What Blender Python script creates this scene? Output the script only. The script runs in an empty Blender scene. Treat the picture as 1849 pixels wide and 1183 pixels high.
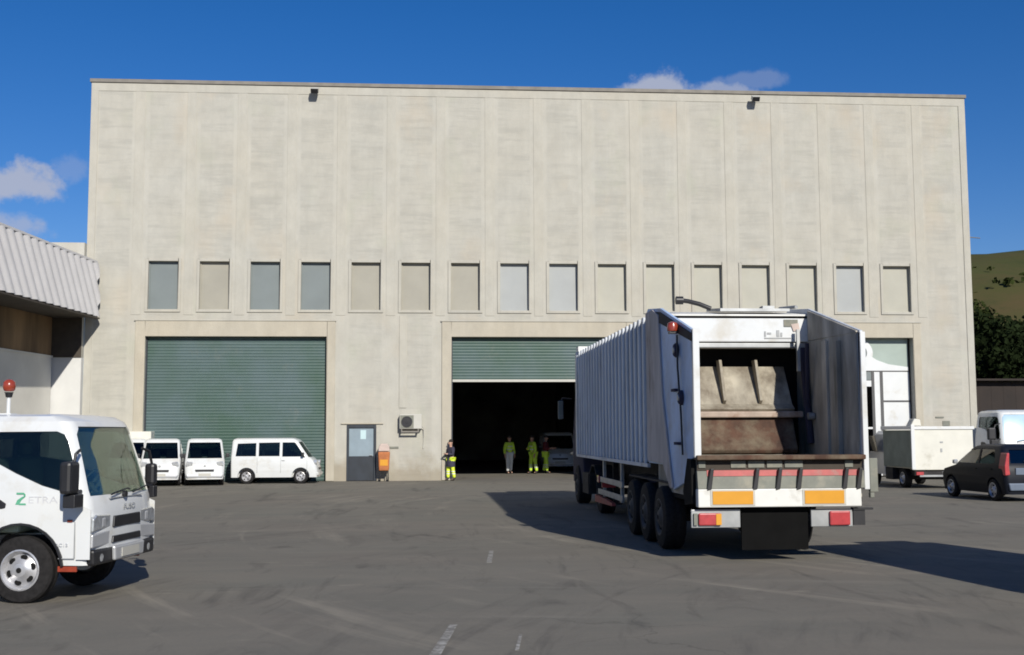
import bpy, bmesh, math, random
from mathutils import Vector, Matrix, noise
from mathutils.geometry import tessellate_polygon
random.seed(7)
R = math.radians
PI = math.pi
scene = bpy.context.scene
col = scene.collection

# ------------------------------------------------------------------ camera
F_PX, PITCH, YAW, ROLL, CAM_H = 2067.8638, 0.0914, 0.0770, -0.0043, 1.9
cam_d = bpy.data.cameras.new('camera')
cam = bpy.data.objects.new('camera', cam_d)
col.objects.link(cam)
cy_, sy_, cp_, sp_ = math.cos(YAW), math.sin(YAW), math.cos(PITCH), math.sin(PITCH)
fw = Vector((sy_*cp_, cy_*cp_, sp_))
r_ = Vector((cy_, -sy_, 0))
u_ = r_.cross(fw)
cr_, sr_ = math.cos(ROLL), math.sin(ROLL)
r2, u2 = r_*cr_ + u_*sr_, u_*cr_ - r_*sr_
m4 = Matrix((r2, u2, -fw)).transposed().to_4x4()
m4.translation = Vector((0, 0, CAM_H))
cam.matrix_world = m4
cam_d.sensor_fit = 'HORIZONTAL'
cam_d.sensor_width = 36
cam_d.lens = F_PX/1849*36
cam_d.clip_start = 0.1
cam_d.clip_end = 5000
scene.camera = cam

# ------------------------------------------------------------------ light
SUN_EL, SUN_AZ = R(28.5), R(164)
world = bpy.data.worlds.new('World')
scene.world = world
world.use_nodes = True
wt = world.node_tree
wn = wt.nodes
bg = wn['Background']
bg.inputs['Strength'].default_value = 0.062


def wnode(t, **k):
    n = wn.new(t)
    for a, b in k.items():
        setattr(n, a, b)
    return n


def wmath(op, a, b=None, c=None):
    n = wn.new('ShaderNodeMath')
    n.operation = op
    for i, v in enumerate((a, b, c)):
        if v is None:
            continue
        if isinstance(v, (int, float)):
            n.inputs[i].default_value = v
        else:
            wt.links.new(v, n.inputs[i])
    return n.outputs[0]


sky = wnode('ShaderNodeTexSky', sky_type='NISHITA', sun_disc=False)
sky.sun_elevation = SUN_EL
sky.sun_rotation = SUN_AZ
sky.altitude = 200
sky.air_density = 1.0
sky.dust_density = 0.2
sky.ozone_density = 3.0
hsv = wnode('ShaderNodeHueSaturation')
hsv.inputs['Saturation'].default_value = 1.38
wt.links.new(sky.outputs[0], hsv.inputs['Color'])
geo = wnode('ShaderNodeTexCoord')
sep = wnode('ShaderNodeSeparateXYZ')
wt.links.new(geo.outputs['Generated'], sep.inputs[0])
az = wmath('MULTIPLY', wmath('ARCTAN2', sep.outputs[0], sep.outputs[1]), 57.29578)
el = wmath('MULTIPLY', wmath('ARCSINE', sep.outputs[2]), 57.29578)
ns = wnode('ShaderNodeTexNoise')
ns.inputs['Scale'].default_value = 26
ns.inputs['Detail'].default_value = 9
ns.inputs['Roughness'].default_value = 0.6
wt.links.new(geo.outputs['Generated'], ns.inputs['Vector'])
nval = wmath('MULTIPLY', wmath('SUBTRACT', ns.outputs['Fac'], 0.5), 3.4)
mask = None
# azimuth, elevation, half width, half height, density
for (a0, e0, wa, we, dn) in [(-19.9, 11.5, 3.0, 1.25, 1.0), (-20.6, 9.6, 3.0, .9, .7), (-16.9, 12.4, 1.1, .9, .28), (11.8, 16.3, 2.9, 1.45, 1.0), (14.8, 16.3, 2.6, .8, .75),
                         (16.6, 17.0, 2.2, .55, .30), (-48, 14, 9, 3, .9), (44, 12, 10, 2.5, .9), (120, 20, 16, 5, .9), (-110, 22, 18, 6, .9), (175, 40, 20, 5, .8)]:
    dx = wmath('DIVIDE', wmath('SUBTRACT', az, a0), wa)
    dy = wmath('DIVIDE', wmath('SUBTRACT', el, e0), we)
    d = wmath('SQRT', wmath('ADD', wmath('MULTIPLY', dx, dx), wmath('MULTIPLY', dy, dy)))
    v = wmath('ADD', wmath('SUBTRACT', 1.0, d), wmath('MULTIPLY', nval, 0.75))
    n = wnode('ShaderNodeMapRange', interpolation_type='SMOOTHSTEP')
    n.inputs['From Min'].default_value = 0.0
    n.inputs['From Max'].default_value = 0.55
    n.inputs['To Max'].default_value = dn
    wt.links.new(v, n.inputs['Value'])
    mask = n.outputs[0] if mask is None else wmath('MAXIMUM', mask, n.outputs[0])
cmix = wnode('ShaderNodeMixRGB')
cmix.inputs[2].default_value = (5.6, 6.0, 7.4, 1)
wt.links.new(wmath('MULTIPLY', mask, 0.85), cmix.inputs[0])
tint = wnode('ShaderNodeMixRGB', blend_type='MULTIPLY')
tint.inputs[0].default_value = 1
tint.inputs[2].default_value = (.88, .86, 1.12, 1)
wt.links.new(hsv.outputs[0], tint.inputs[1])
wt.links.new(tint.outputs[0], cmix.inputs[1])
wt.links.new(cmix.outputs[0], bg.inputs['Color'])

sd = bpy.data.lights.new('sun', 'SUN')
sd.energy = 4.0
sd.angle = R(0.53)
sd.color = (1.0, 0.95, 0.86)
sun = bpy.data.objects.new('sun', sd)
col.objects.link(sun)
to_sun = Vector((math.sin(SUN_AZ)*math.cos(SUN_EL), math.cos(SUN_AZ)*math.cos(SUN_EL), math.sin(SUN_EL)))
sun.rotation_euler = to_sun.to_track_quat('Z', 'Y').to_euler()
sun.location = to_sun*60

scene.view_settings.view_transform = 'Standard'
scene.view_settings.look = 'None'
scene.view_settings.gamma = 1
scene.view_settings.exposure = 0.33
scene.cycles.pixel_filter_type = 'BLACKMAN_HARRIS'
scene.cycles.filter_width = 1.8
scene.cycles.use_denoising = True
scene.cycles.max_bounces = 8


# ------------------------------------------------------------------ materials
def new_mat(name):
    m = bpy.data.materials.new(name)
    m.use_nodes = True
    return m, m.node_tree, m.node_tree.nodes['Principled BSDF']


class NT:
    """small wrapper around a material's node tree"""
    def __init__(s, t):
        s.t = t
        s.co = t.nodes.new('ShaderNodeTexCoord')

    def map(s, scale, src='Object', loc=(0, 0, 0)):
        n = s.t.nodes.new('ShaderNodeMapping')
        n.inputs['Scale'].default_value = scale
        n.inputs['Location'].default_value = loc
        s.t.links.new(s.co.outputs[src], n.inputs[0])
        return n.outputs[0]

    def noise(s, vec, scale, detail=4, rough=.55, dist=0):
        n = s.t.nodes.new('ShaderNodeTexNoise')
        n.inputs['Scale'].default_value = scale
        n.inputs['Detail'].default_value = detail
        n.inputs['Roughness'].default_value = rough
        n.inputs['Distortion'].default_value = dist
        s.t.links.new(vec, n.inputs['Vector'])
        return n.outputs['Fac']

    def ramp(s, v, a, b, lo=0.0, hi=1.0):
        n = s.t.nodes.new('ShaderNodeMapRange')
        n.inputs['From Min'].default_value = a
        n.inputs['From Max'].default_value = b
        n.inputs['To Min'].default_value = lo
        n.inputs['To Max'].default_value = hi
        s.t.links.new(v, n.inputs['Value'])
        return n.outputs[0]

    def mul(s, a, b, op='MULTIPLY'):
        n = s.t.nodes.new('ShaderNodeMath')
        n.operation = op
        for i, v in enumerate((a, b)):
            if isinstance(v, (int, float)):
                n.inputs[i].default_value = v
            else:
                s.t.links.new(v, n.inputs[i])
        return n.outputs[0]

    def mix(s, f, a, b):
        n = s.t.nodes.new('ShaderNodeMixRGB')
        for i, v in enumerate((f, a, b)):
            if isinstance(v, (int, float)):
                n.inputs[i].default_value = v
            elif isinstance(v, tuple):
                n.inputs[i].default_value = v if len(v) == 4 else v + (1,)
            else:
                s.t.links.new(v, n.inputs[i])
        return n.outputs[0]

    def bump(s, v, strength, dist, bsdf):
        n = s.t.nodes.new('ShaderNodeBump')
        n.inputs['Strength'].default_value = strength
        n.inputs['Distance'].default_value = dist
        s.t.links.new(v, n.inputs['Height'])
        s.t.links.new(n.outputs[0], bsdf.inputs['Normal'])

    def link(s, v, bsdf, key):
        s.t.links.new(v, bsdf.inputs[key])


def plain(name, c, rough=.5, metal=0, var=.12, nscale=3, dirt=None, dirt_amt=.0, coat=0, bump=0, stretch=(1, 1, 1), spec=.5):
    m, t, b = new_mat(name)
    w = NT(t)
    v = w.map(stretch)
    f = w.ramp(w.noise(v, nscale, 5), .3, .7)
    lo = tuple(x*(1-var) for x in c)
    hi = tuple(min(1, x*(1+var)) for x in c)
    out = w.mix(f, lo, hi)
    if dirt:
        g = w.ramp(w.noise(w.map(stretch, loc=(5, 3, 1)), nscale*.7, 8, .65), .62-dirt_amt*.35, .78-dirt_amt*.25)
        out = w.mix(w.mul(g, .85), out, dirt)
    w.link(out, b, 'Base Color')
    b.inputs['Roughness'].default_value = rough
    b.inputs['Metallic'].default_value = metal
    b.inputs['Coat Weight'].default_value = coat
    b.inputs['Specular IOR Level'].default_value = spec
    if bump:
        w.bump(w.noise(v, nscale*12, 5), bump, .01, b)
    return m


def glass_mat(name, tint, refl=.5, fm=1.6):
    m = bpy.data.materials.new(name)
    m.use_nodes = True
    t = m.node_tree
    t.nodes.clear()
    o = t.nodes.new('ShaderNodeOutputMaterial')
    tr = t.nodes.new('ShaderNodeBsdfTransparent')
    tr.inputs[0].default_value = tint + (1,)
    gl = t.nodes.new('ShaderNodeBsdfGlossy')
    gl.inputs['Roughness'].default_value = .02
    lw = t.nodes.new('ShaderNodeFresnel')
    lw.inputs[0].default_value = 1.5
    mu = t.nodes.new('ShaderNodeMath')
    mu.operation = 'MULTIPLY_ADD'
    mu.inputs[1].default_value = fm
    mu.inputs[2].default_value = refl*.06
    mx = t.nodes.new('ShaderNodeMixShader')
    t.links.new(lw.outputs[0], mu.inputs[0])
    t.links.new(mu.outputs[0], mx.inputs[0])
    t.links.new(tr.outputs[0], mx.inputs[1])
    t.links.new(gl.outputs[0], mx.inputs[2])
    t.links.new(mx.outputs[0], o.inputs[0])
    return m


PITCH_X, X0 = 2.0076, -10.9681


def concrete(name, base, boards=True):
    m, t, b = new_mat(name)
    w = NT(t)
    big = w.ramp(w.noise(w.map((.12, .12, .12)), 3, 4), .3, .7)
    med = w.ramp(w.noise(w.map((1, 1, .6)), 1.6, 7, .65), .3, .72)
    out = w.mix(med, tuple(x*.87 for x in base), tuple(x*1.09 for x in base))
    out = w.mix(w.mul(big, .30), out, (base[0]*1.06, base[1]*.98, base[2]*.86))
    st = w.ramp(w.noise(w.map((2.6, 2.6, .10)), 2.0, 6, .6), .52, .78)
    out = w.mix(w.mul(st, .30), out, tuple(x*.80 for x in base))
    if boards:
        # faint horizontal board marks, different in each bay
        sx = t.nodes.new('ShaderNodeSeparateXYZ')
        t.links.new(w.co.outputs['Object'], sx.inputs[0])
        bay = w.mul(w.mul(w.mul(sx.outputs[0], 5-(X0+.59-PITCH_X/2), "ADD"), PITCH_X, 'DIVIDE'), 0, 'FLOOR')
        cb = t.nodes.new('ShaderNodeCombineXYZ')
        t.links.new(w.mul(bay, 7.3), cb.inputs[0])
        t.links.new(w.mul(sx.outputs[2], 2.1), cb.inputs[2])
        t.links.new(w.mul(sx.outputs[0], .22), cb.inputs[1])
        hb = w.noise(cb.outputs[0], 1.7, 6, .75)
        hb = w.ramp(hb, .47, .60)
        fr = w.mul(w.mul(w.mul(sx.outputs[0], 5-(X0+.59-PITCH_X/2), "ADD"), PITCH_X, 'DIVIDE'), 0, 'FRACT')
        inbay = w.mul(w.ramp(fr, .16, .19), w.ramp(fr, .84, .81))
        patch = w.ramp(w.noise(w.map((.5, .5, .35), loc=(3, 1, 4)), 1.3, 3), .30, .52, .25, 1.0)
        out = w.mix(w.mul(w.mul(hb, inbay), w.mul(patch, .42)), out, tuple(x*.72 for x in base))
        out = w.mix(w.mul(inbay, .10), out, tuple(x*.70 for x in base))
        # splash stains near the foot, uneven edge
        foot = w.ramp(w.mul(sx.outputs[2], w.mul(w.noise(w.map((1, 1, 1)), 1.1, 6, .7), 2.4), 'SUBTRACT'), -.1, -.9)
        out = w.mix(w.mul(foot, .62), out, (.25, .21, .145))
        pk_ = w.ramp(w.noise(w.map((.35, 1, .28), loc=(9, 1, 6)), 1.2, 4, .6), .55, .75)
        out = w.mix(w.mul(pk_, .40), out, (.46, .385, .285))
        gn_ = w.ramp(w.noise(w.map((.5, 1, .4), loc=(2, 4, 1)), 1.4, 5, .6), .56, .74)
        out = w.mix(w.mul(gn_, .30), out, (.37, .385, .29))
    w.link(out, b, 'Base Color')
    b.inputs['Roughness'].default_value = .9
    b.inputs['Specular IOR Level'].default_value = .2
    w.bump(w.noise(w.map((1, 1, 1)), 14, 8, .7), .35, .02, b)
    return m


BASEC = (.435, .425, .378)
M = {}
M['concrete'] = concrete('facade_concrete', BASEC)
M['band'] = concrete('surround_concrete', (.43, .40, .33), False)
M['strip'] = concrete('pilaster_concrete', (.430, .418, .368), False)
M['coping'] = plain('coping_metal', (.19, .175, .15), .7, var=.2, nscale=2)
M['inner'] = plain('hall_interior', (.30, .30, .30), .95, var=.3, nscale=.6, spec=.1)
M['white_wall'] = plain('white_render', (.56, .56, .54), .9, var=.06, nscale=1.5)
M['cream_wall'] = plain('cream_render', (.62, .60, .54), .9, var=.08, nscale=.8)
M['beige_wall'] = plain('beige_render', (.34, .33, .30), .9, var=.12, nscale=.9, bump=.2)
M['brown_clad'] = plain('brown_cladding', (.20, .125, .062), .85, var=.5, nscale=1.3, stretch=(1, 1, .15))
M['fascia'] = plain('grey_sheet', (.60, .59, .59), .55, var=.05, nscale=1.2)
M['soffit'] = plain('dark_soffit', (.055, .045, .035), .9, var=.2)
M['black'] = plain('black_plastic', (.016, .016, .018), .45, var=.3)
M['rubber'] = plain('tyre_rubber', (.016, .015, .015), .85, var=.35, nscale=20, spec=.25)
M['chassis'] = plain('dirty_chassis', (.022, .020, .020), .8, var=.5, nscale=6, dirt=(.06, .045, .035), dirt_amt=.2)
M['rim'] = plain('silver_rim', (.52, .52, .53), .38, metal=.55, var=.12, nscale=8, dirt=(.16, .13, .10), dirt_amt=.15)
M['white'] = plain('white_paint', (.64, .655, .65), .32, var=.03, nscale=2, coat=.5, dirt=(.50, .47, .40), dirt_amt=.25)
M['oldwhite'] = plain('worn_white_paint', (.66, .66, .62), .5, var=.07, nscale=2.5, dirt=(.36, .33, .27), dirt_amt=.15)
M['silver'] = plain('silver_paint', (.50, .51, .52), .35, metal=.4, var=.05)
M['trailer'] = plain('trailer_paint', (.56, .59, .62), .5, var=.14, nscale=1.3, stretch=(1, 1, .4), dirt=(.26, .24, .22), dirt_amt=.2)
M['trailer_blue'] = plain('faded_blue_paint', (.40, .54, .76), .5, var=.2, nscale=1.3, dirt=(.30, .30, .31), dirt_amt=.3)
M['worn_beige'] = plain('worn_edge_plate', (.50, .45, .42), .7, var=.2, nscale=3, dirt=(.20, .13, .09), dirt_amt=.25, stretch=(1, 1, .3))
M['packer'] = plain('scraped_steel', (.36, .325, .255), .7, var=.25, nscale=3.2, dirt=(.12, .095, .065), dirt_amt=.6, stretch=(1, 1, .5), bump=.3)
M['ledge'] = plain('bare_steel_ledge', (.38, .30, .24), .6, var=.2, nscale=5, dirt=(.22, .12, .07), dirt_amt=.3)
M['rust'] = plain('rusty_steel', (.070, .034, .020), .85, var=.5, nscale=4, dirt=(.15, .12, .08), dirt_amt=.55, bump=.4)
M['hopper_wall'] = plain('grimy_hopper_wall', (.40, .37, .31), .8, var=.5, nscale=1.8, stretch=(1, 1, .35), dirt=(.20, .17, .12), dirt_amt=.35)
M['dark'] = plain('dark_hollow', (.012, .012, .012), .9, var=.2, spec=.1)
M['greypanel'] = plain('faded_grey_panel', (.17, .175, .145), .7, var=.15, nscale=4, dirt=(.28, .26, .20), dirt_amt=.35)
M['red'] = plain('red_paint', (.36, .05, .045), .55, var=.2, nscale=5, dirt=(.20, .15, .12), dirt_amt=.25)
M['red_lamp'] = plain('red_lens', (.42, .05, .055), .3, var=.15, nscale=12, coat=.6)
M['orange'] = plain('orange_reflector', (.62, .29, .025), .35, var=.06, nscale=5)
M['orange_pl'] = plain('orange_plastic', (.40, .13, .035), .5, var=.3, nscale=3)
M['orange_red'] = plain('orange_lens', (.27, .042, .02), .25, var=.25, nscale=9, coat=.5)
M['clear_lens'] = plain('clear_lens', (.55, .57, .58), .12, metal=.5, var=.25, nscale=16, coat=1)
M['steel'] = plain('galvanised_steel', (.35, .36, .36), .45, metal=.5, var=.2)
M['door_dark'] = plain('dark_blue_door', (.018, .024, .033), .5, var=.25)
M['door_panel'] = plain('blue_grey_panel', (.23, .29, .33), .4, var=.1, nscale=2)
M['paper'] = plain('white_paper', (.46, .60, .62), .8, var=.04)
M['cream'] = plain('cream_plastic', (.46, .45, .40), .5, var=.05)
M['pink'] = plain('pale_pink_plastic', (.50, .40, .35), .6, var=.15)
M['seat'] = plain('grey_seat_fabric', (.42, .50, .42), .9, var=.1)
M['car_black'] = plain('black_car_paint', (.008, .010, .016), .45, var=.1, spec=.2)
M['car_reflection'] = plain('painted_rear_reflection', (.13, .16, .21), .3, var=.1, coat=.6)  # grey blue stands in for reflections on the black car's rear
M['black_rubber'] = plain('black_flap_rubber', (.006, .006, .006), .95, var=.2, spec=.1)
M['dull_rim'] = plain('grimy_rim', (.06, .058, .055), .7, var=.4, nscale=9)
M['grey_box'] = plain('dirty_white_box', (.62, .61, .54), .6, var=.06, nscale=2, dirt=(.42, .40, .33), dirt_amt=.15)
M['tub_shade'] = plain('painted_tub_shade', (.22, .245, .20), .7, var=.15, nscale=2)  # shade on the white tub's left side, painted as grey green
M['brown_shed'] = plain('brown_sheet', (.020, .013, .010), .8, var=.3, nscale=.6)
M['mark'] = None
M['glass'] = glass_mat('tinted_glass', (.30, .36, .34))
M['glass_clear'] = glass_mat('windscreen_glass', (.78, .88, .80), 1.0, .7)
M['glass_dark'] = glass_mat('dark_glass', (.10, .11, .12), .3)
M['glass_side'] = glass_mat('cab_side_glass', (.42, .47, .46), .2, .6)
M['sky_painted_screen'] = plain('painted_sky_reflection', (.36, .52, .64), .25, var=.08, nscale=1.5, coat=.5)  # sky reflection painted into the windscreen as an opaque pale blue
M['pane_blue'] = plain('bluish_frosted_pane', (.160, .186, .186), .55, var=.06, nscale=1.2)
M['pane_beige'] = plain('beige_frosted_pane', (.30, .285, .235), .55, var=.06, nscale=1.2)
M['pane_pale'] = plain('pale_frosted_pane', (.315, .33, .325), .55, var=.05, nscale=1.2)
M['pane_sand'] = plain('sand_frosted_pane', (.37, .36, .30), .6, var=.06, nscale=1.2)
M['screen_green'] = plain('grey_green_screen', (.30, .36, .32), .4, var=.1, nscale=.8)
M['pane_frame'] = plain('window_frame_metal', (.07, .07, .07), .5)
M['skin'] = plain('skin', (.50, .30, .21), .6, var=.06)
M['hair'] = plain('dark_hair', (.02, .015, .012), .8)
M['hivis'] = plain('yellow_hivis_cloth', (.70, .84, .05), .8, var=.1, nscale=8)
M['hivis_green'] = plain('green_hivis_cloth', (.58, .82, .07), .8, var=.1, nscale=8)
M['reflect'] = plain('reflective_tape', (.66, .68, .66), .5)
M['navy'] = plain('navy_cloth', (.035, .032, .055), .9, var=.2)
M['maroon'] = plain('maroon_cloth', (.13, .02, .025), .9, var=.2)
M['boot'] = plain('black_boot', (.02, .016, .016), .7)
M['logo_green'] = plain('green_print', (.10, .36, .22), .5)
M['grey_print'] = plain('pale_grey_print', (.55, .56, .58), .5)
M['dark_print'] = plain('grey_print', (.32, .33, .33), .5)
M['leaf_dark'] = plain('dark_foliage', (.012, .018, .007), .95, var=.6, nscale=.5, spec=.02)
M['leaf_mid'] = plain('green_foliage', (.030, .040, .012), .95, var=.5, nscale=.5, spec=.02)
M['bark'] = plain('bark', (.07, .05, .035), .95, var=.3)


def shutter_mat():
    m, t, b = new_mat('green_shutter_paint')
    w = NT(t)
    f = w.ramp(w.noise(w.map((.35, 1, .35)), 1.4, 5, .6), .36, .64)
    out = w.mix(f, (.045, .092, .068), (.075, .118, .122))
    g = w.ramp(w.noise(w.map((.5, 1, 9)), 1.6, 4), .35, .7)
    out = w.mix(w.mul(g, .35), out, (.050, .082, .075))
    h = w.ramp(w.noise(w.map((1.2, 1, 1), loc=(7, 2, 2)), 1.1, 7, .7), .58, .74)
    out = w.mix(w.mul(h, .35), out, (.14, .15, .125))
    w.link(out, b, 'Base Color')
    b.inputs['Roughness'].default_value = .55
    return m


M['shutter'] = shutter_mat()


def asphalt_mat():
    m, t, b = new_mat('asphalt')
    w = NT(t)
    v1 = w.map((1, 1, 1))
    big = w.ramp(w.noise(w.map((.10, .16, 1)), 1.5, 5, .6), .35, .65)
    med = w.ramp(w.noise(w.map((.32, .75, 1), loc=(3, 9, 0)), 1.0, 9, .68, .6), .40, .70)
    fine = w.ramp(w.noise(v1, 26, 8, .75), .25, .75)
    grit = w.ramp(w.noise(v1, 120, 3, .8), .3, .75)
    out = w.mix(big, (.170, .152, .122), (.160, .160, .130))
    out = w.mix(w.mul(med, .80), out, (.245, .218, .172))
    out = w.mix(w.mul(fine, .55), out, (.105, .096, .082))
    out = w.mix(w.mul(grit, .5), out, (.19, .18, .16))
    # dark drips, tyre traces sweeping round in arcs, dusty drifts, hairline cracks
    tr = w.ramp(w.noise(w.map((.5, .12, 1), loc=(11, 2, 0)), 2.4, 8, .62, 1.2), .56, .72)
    out = w.mix(w.mul(tr, .72), out, (.074, .069, .062))
    sx = t.nodes.new('ShaderNodeSeparateXYZ')
    t.links.new(w.co.outputs['Object'], sx.inputs[0])
    for (cx, cy, k, lo_, hi_, amt, cc) in ((-9, 17, 2.4, .56, .66, .55, (.085, .080, .072)), (15, 7, 2.0, .55, .66, .55, (.090, .083, .074)), (22, 26, 1.3, .54, .66, .55, (.30, .27, .215)), (-2, -14, 2.2, .55, .68, .40, (.26, .24, .20))):
        ex, ey = w.mul(sx.outputs[0], cx, 'SUBTRACT'), w.mul(sx.outputs[1], cy, 'SUBTRACT')
        rad = w.mul(w.mul(w.mul(ex, ex), w.mul(ey, ey), 'ADD'), .5, 'POWER')
        ang = w.mul(ey, ex, 'ARCTAN2')
        cb = t.nodes.new('ShaderNodeCombineXYZ')
        t.links.new(w.mul(rad, k), cb.inputs[0])
        t.links.new(w.mul(ang, 3.0), cb.inputs[1])
        a_ = w.ramp(w.noise(cb.outputs[0], 1.0, 7, .68, .2), lo_, hi_)
        br = w.ramp(w.noise(w.map((.25, .25, 1), loc=(cx, cy, 0)), 1.0, 3), .42, .60)
        out = w.mix(w.mul(w.mul(a_, br), amt), out, cc)
    sp = w.ramp(w.noise(w.map((.5, 1.3, 1), loc=(1, 5, 0)), .9, 10, .75, .3), .60, .72)
    out = w.mix(w.mul(sp, .65), out, (.33, .30, .235))
    vo = t.nodes.new('ShaderNodeTexVoronoi')
    vo.feature = 'DISTANCE_TO_EDGE'
    vo.inputs['Scale'].default_value = .32
    dn = t.nodes.new('ShaderNodeVectorMath')
    dn.operation = 'ADD'
    nn = t.nodes.new('ShaderNodeTexNoise')
    nn.inputs['Scale'].default_value = 1.4
    nn.inputs['Detail'].default_value = 8
    t.links.new(v1, nn.inputs['Vector'])
    t.links.new(v1, dn.inputs[0])
    t.links.new(nn.outputs['Color'], dn.inputs[1])
    t.links.new(dn.outputs[0], vo.inputs['Vector'])
    crk = w.mul(w.ramp(vo.outputs['Distance'], .006, .0), w.ramp(w.noise(w.map((.2, .2, 1), loc=(6, 6, 0)), 1, 3), .48, .56))
    out = w.mix(w.mul(crk, .38), out, (.05, .047, .043))
    w.link(out, b, 'Base Color')
    b.inputs['Roughness'].default_value = .93
    b.inputs['Specular IOR Level'].default_value = .25
    w.bump(w.noise(v1, 60, 6, .8), .35, .012, b)
    return m


M['asphalt'] = asphalt_mat()


def hill_mat():
    m, t, b = new_mat('dry_hillside')
    w = NT(t)
    f = w.ramp(w.noise(w.map((.012, .012, .03)), 1.2, 9, .7), .38, .62)
    out = w.mix(f, (.058, .072, .022), (.085, .066, .030))
    g = w.ramp(w.noise(w.map((.06, .06, .1)), 1.3, 8, .7), .50, .66)
    out = w.mix(w.mul(g, .7), out, (.045, .055, .020))
    w.link(out, b, 'Base Color')
    b.inputs['Roughness'].default_value = 1
    b.inputs['Specular IOR Level'].default_value = .1
    return m


M['hill'] = hill_mat()


# ------------------------------------------------------------------ mesh tools
class MB:
    def __init__(s, off=(0, 0, 0)):
        s.v, s.f, s.mi, s.off = [], [], [], Vector(off)

    def add(s, verts, faces, mi=0, T=None):
        k = len(s.v)
        for p in verts:
            p = Vector(p)
            s.v.append(T @ p if T else p)
        for f in faces:
            s.f.append([i+k for i in f])
            s.mi.append(mi)
        return s

    def box(s, x0, x1, y0, y1, z0, z1, mi=0, T=None):
        v = [(x0, y0, z0), (x1, y0, z0), (x1, y1, z0), (x0, y1, z0), (x0, y0, z1), (x1, y0, z1), (x1, y1, z1), (x0, y1, z1)]
        return s.add(v, [(0, 3, 2, 1), (4, 5, 6, 7), (0, 1, 5, 4), (1, 2, 6, 5), (2, 3, 7, 6), (3, 0, 4, 7)], mi, T)

    def prism(s, pts, fn, a, b, mi=0):
        """pts (u,v) polygon swept from w=a to w=b; fn(u,v,w)->xyz"""
        n = len(pts)
        v = [fn(u, w_, a) for u, w_ in pts] + [fn(u, w_, b) for u, w_ in pts]
        f = [tuple(range(n))[::-1], tuple(range(n, 2*n))]
        f += [(i, (i+1) % n, n+(i+1) % n, n+i) for i in range(n)]
        return s.add(v, f, mi)

    def plate(s, loops, fn, a, b, mi=0):
        flat = [p for l in loops for p in l]
        tri = tessellate_polygon([[Vector((p[0], p[1], 0)) for p in l] for l in loops])
        n = len(flat)
        v = [fn(p[0], p[1], a) for p in flat] + [fn(p[0], p[1], b) for p in flat]
        f = []
        for t in tri:
            t = list(t)
            f.append(t)
            f.append([i+n for i in t[::-1]])
        k = 0
        for l in loops:
            m_ = len(l)
            for i in range(m_):
                f.append((k+i, k+(i+1) % m_, n+k+(i+1) % m_, n+k+i))
            k += m_
        return s.add(v, f, mi)

    def tube(s, pts, r, n=8, mi=0, cap=True):
        pts = [Vector(p) for p in pts]
        rr = r if isinstance(r, (list, tuple)) else [r]*len(pts)
        v, f = [], []
        up = Vector((0, 0, 1))
        for i, p in enumerate(pts):
            d = (pts[min(i+1, len(pts)-1)]-pts[max(i-1, 0)]).normalized()
            a = d.cross(up)
            if a.length < .05:
                a = d.cross(Vector((1, 0, 0)))
            a.normalize()
            b_ = a.cross(d)
            for k in range(n):
                t = 2*PI*k/n
                v.append(p+(a*math.cos(t)+b_*math.sin(t))*rr[i])
        for i in range(len(pts)-1):
            for k in range(n):
                f.append((i*n+k, i*n+(k+1) % n, (i+1)*n+(k+1) % n, (i+1)*n+k))
        if cap:
            f.append(tuple(range(n))[::-1])
            f.append(tuple(range((len(pts)-1)*n, len(pts)*n)))
        return s.add(v, f, mi)

    def lathe(s, prof, c=(0, 0, 0), n=24, axis='y', mi=0, cap=True):
        """prof: (radius, offset along axis)"""
        v, f = [], []
        c = Vector(c)
        for (r, o) in prof:
            for k in range(n):
                t = 2*PI*k/n
                if axis == 'y':
                    v.append(c+Vector((r*math.cos(t), o, r*math.sin(t))))
                elif axis == 'z':
                    v.append(c+Vector((r*math.cos(t), r*math.sin(t), o)))
                else:
                    v.append(c+Vector((o, r*math.cos(t), r*math.sin(t))))
        for i in range(len(prof)-1):
            for k in range(n):
                f.append((i*n+k, i*n+(k+1) % n, (i+1)*n+(k+1) % n, (i+1)*n+k))
        if cap:
            f.append(tuple(range(n))[::-1])
            f.append(tuple(range((len(prof)-1)*n, len(prof)*n)))
        return s.add(v, f, mi)

    def mesh(s, name, mats):
        me = bpy.data.meshes.new(name)
        me.from_pydata([tuple(p-s.off) for p in s.v], [], s.f)
        for m in (mats if isinstance(mats, (list, tuple)) else [mats]):
            me.materials.append(M[m] if isinstance(m, str) else m)
        me.polygons.foreach_set('material_index', s.mi)
        bm = bmesh.new()
        bm.from_mesh(me)
        bmesh.ops.remove_doubles(bm, verts=bm.verts, dist=1e-5)
        bmesh.ops.recalc_face_normals(bm, faces=bm.faces)
        bm.to_mesh(me)
        bm.free()
        return me

    def build(s, name, mats, parent=None, bevel=0, smooth=None, label=None):
        o = bpy.data.objects.new(name, s.mesh(name, mats))
        col.objects.link(o)
        if parent:
            o.parent = parent
        if smooth:
            o.data.shade_smooth()
            o.data.set_sharp_from_angle(angle=R(smooth))
        if bevel:
            md = o.modifiers.new('bevel', 'BEVEL')
            md.width = bevel
            md.segments = 2
            md.limit_method = 'ANGLE'
            md.angle_limit = R(40)
        if label:
            o['label'] = label
        return o


def tag(o, label=None, cat=None, group=None, kind=None):
    if label:
        o['label'] = label
    if cat:
        o['category'] = cat
    if group:
        o['group'] = group
    if kind:
        o['kind'] = kind
    return o


def empty(name, loc=(0, 0, 0), rz=0):
    o = bpy.data.objects.new(name, None)
    col.objects.link(o)
    o.location = loc
    o.rotation_euler.z = rz
    o.empty_display_size = .3
    return o


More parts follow.
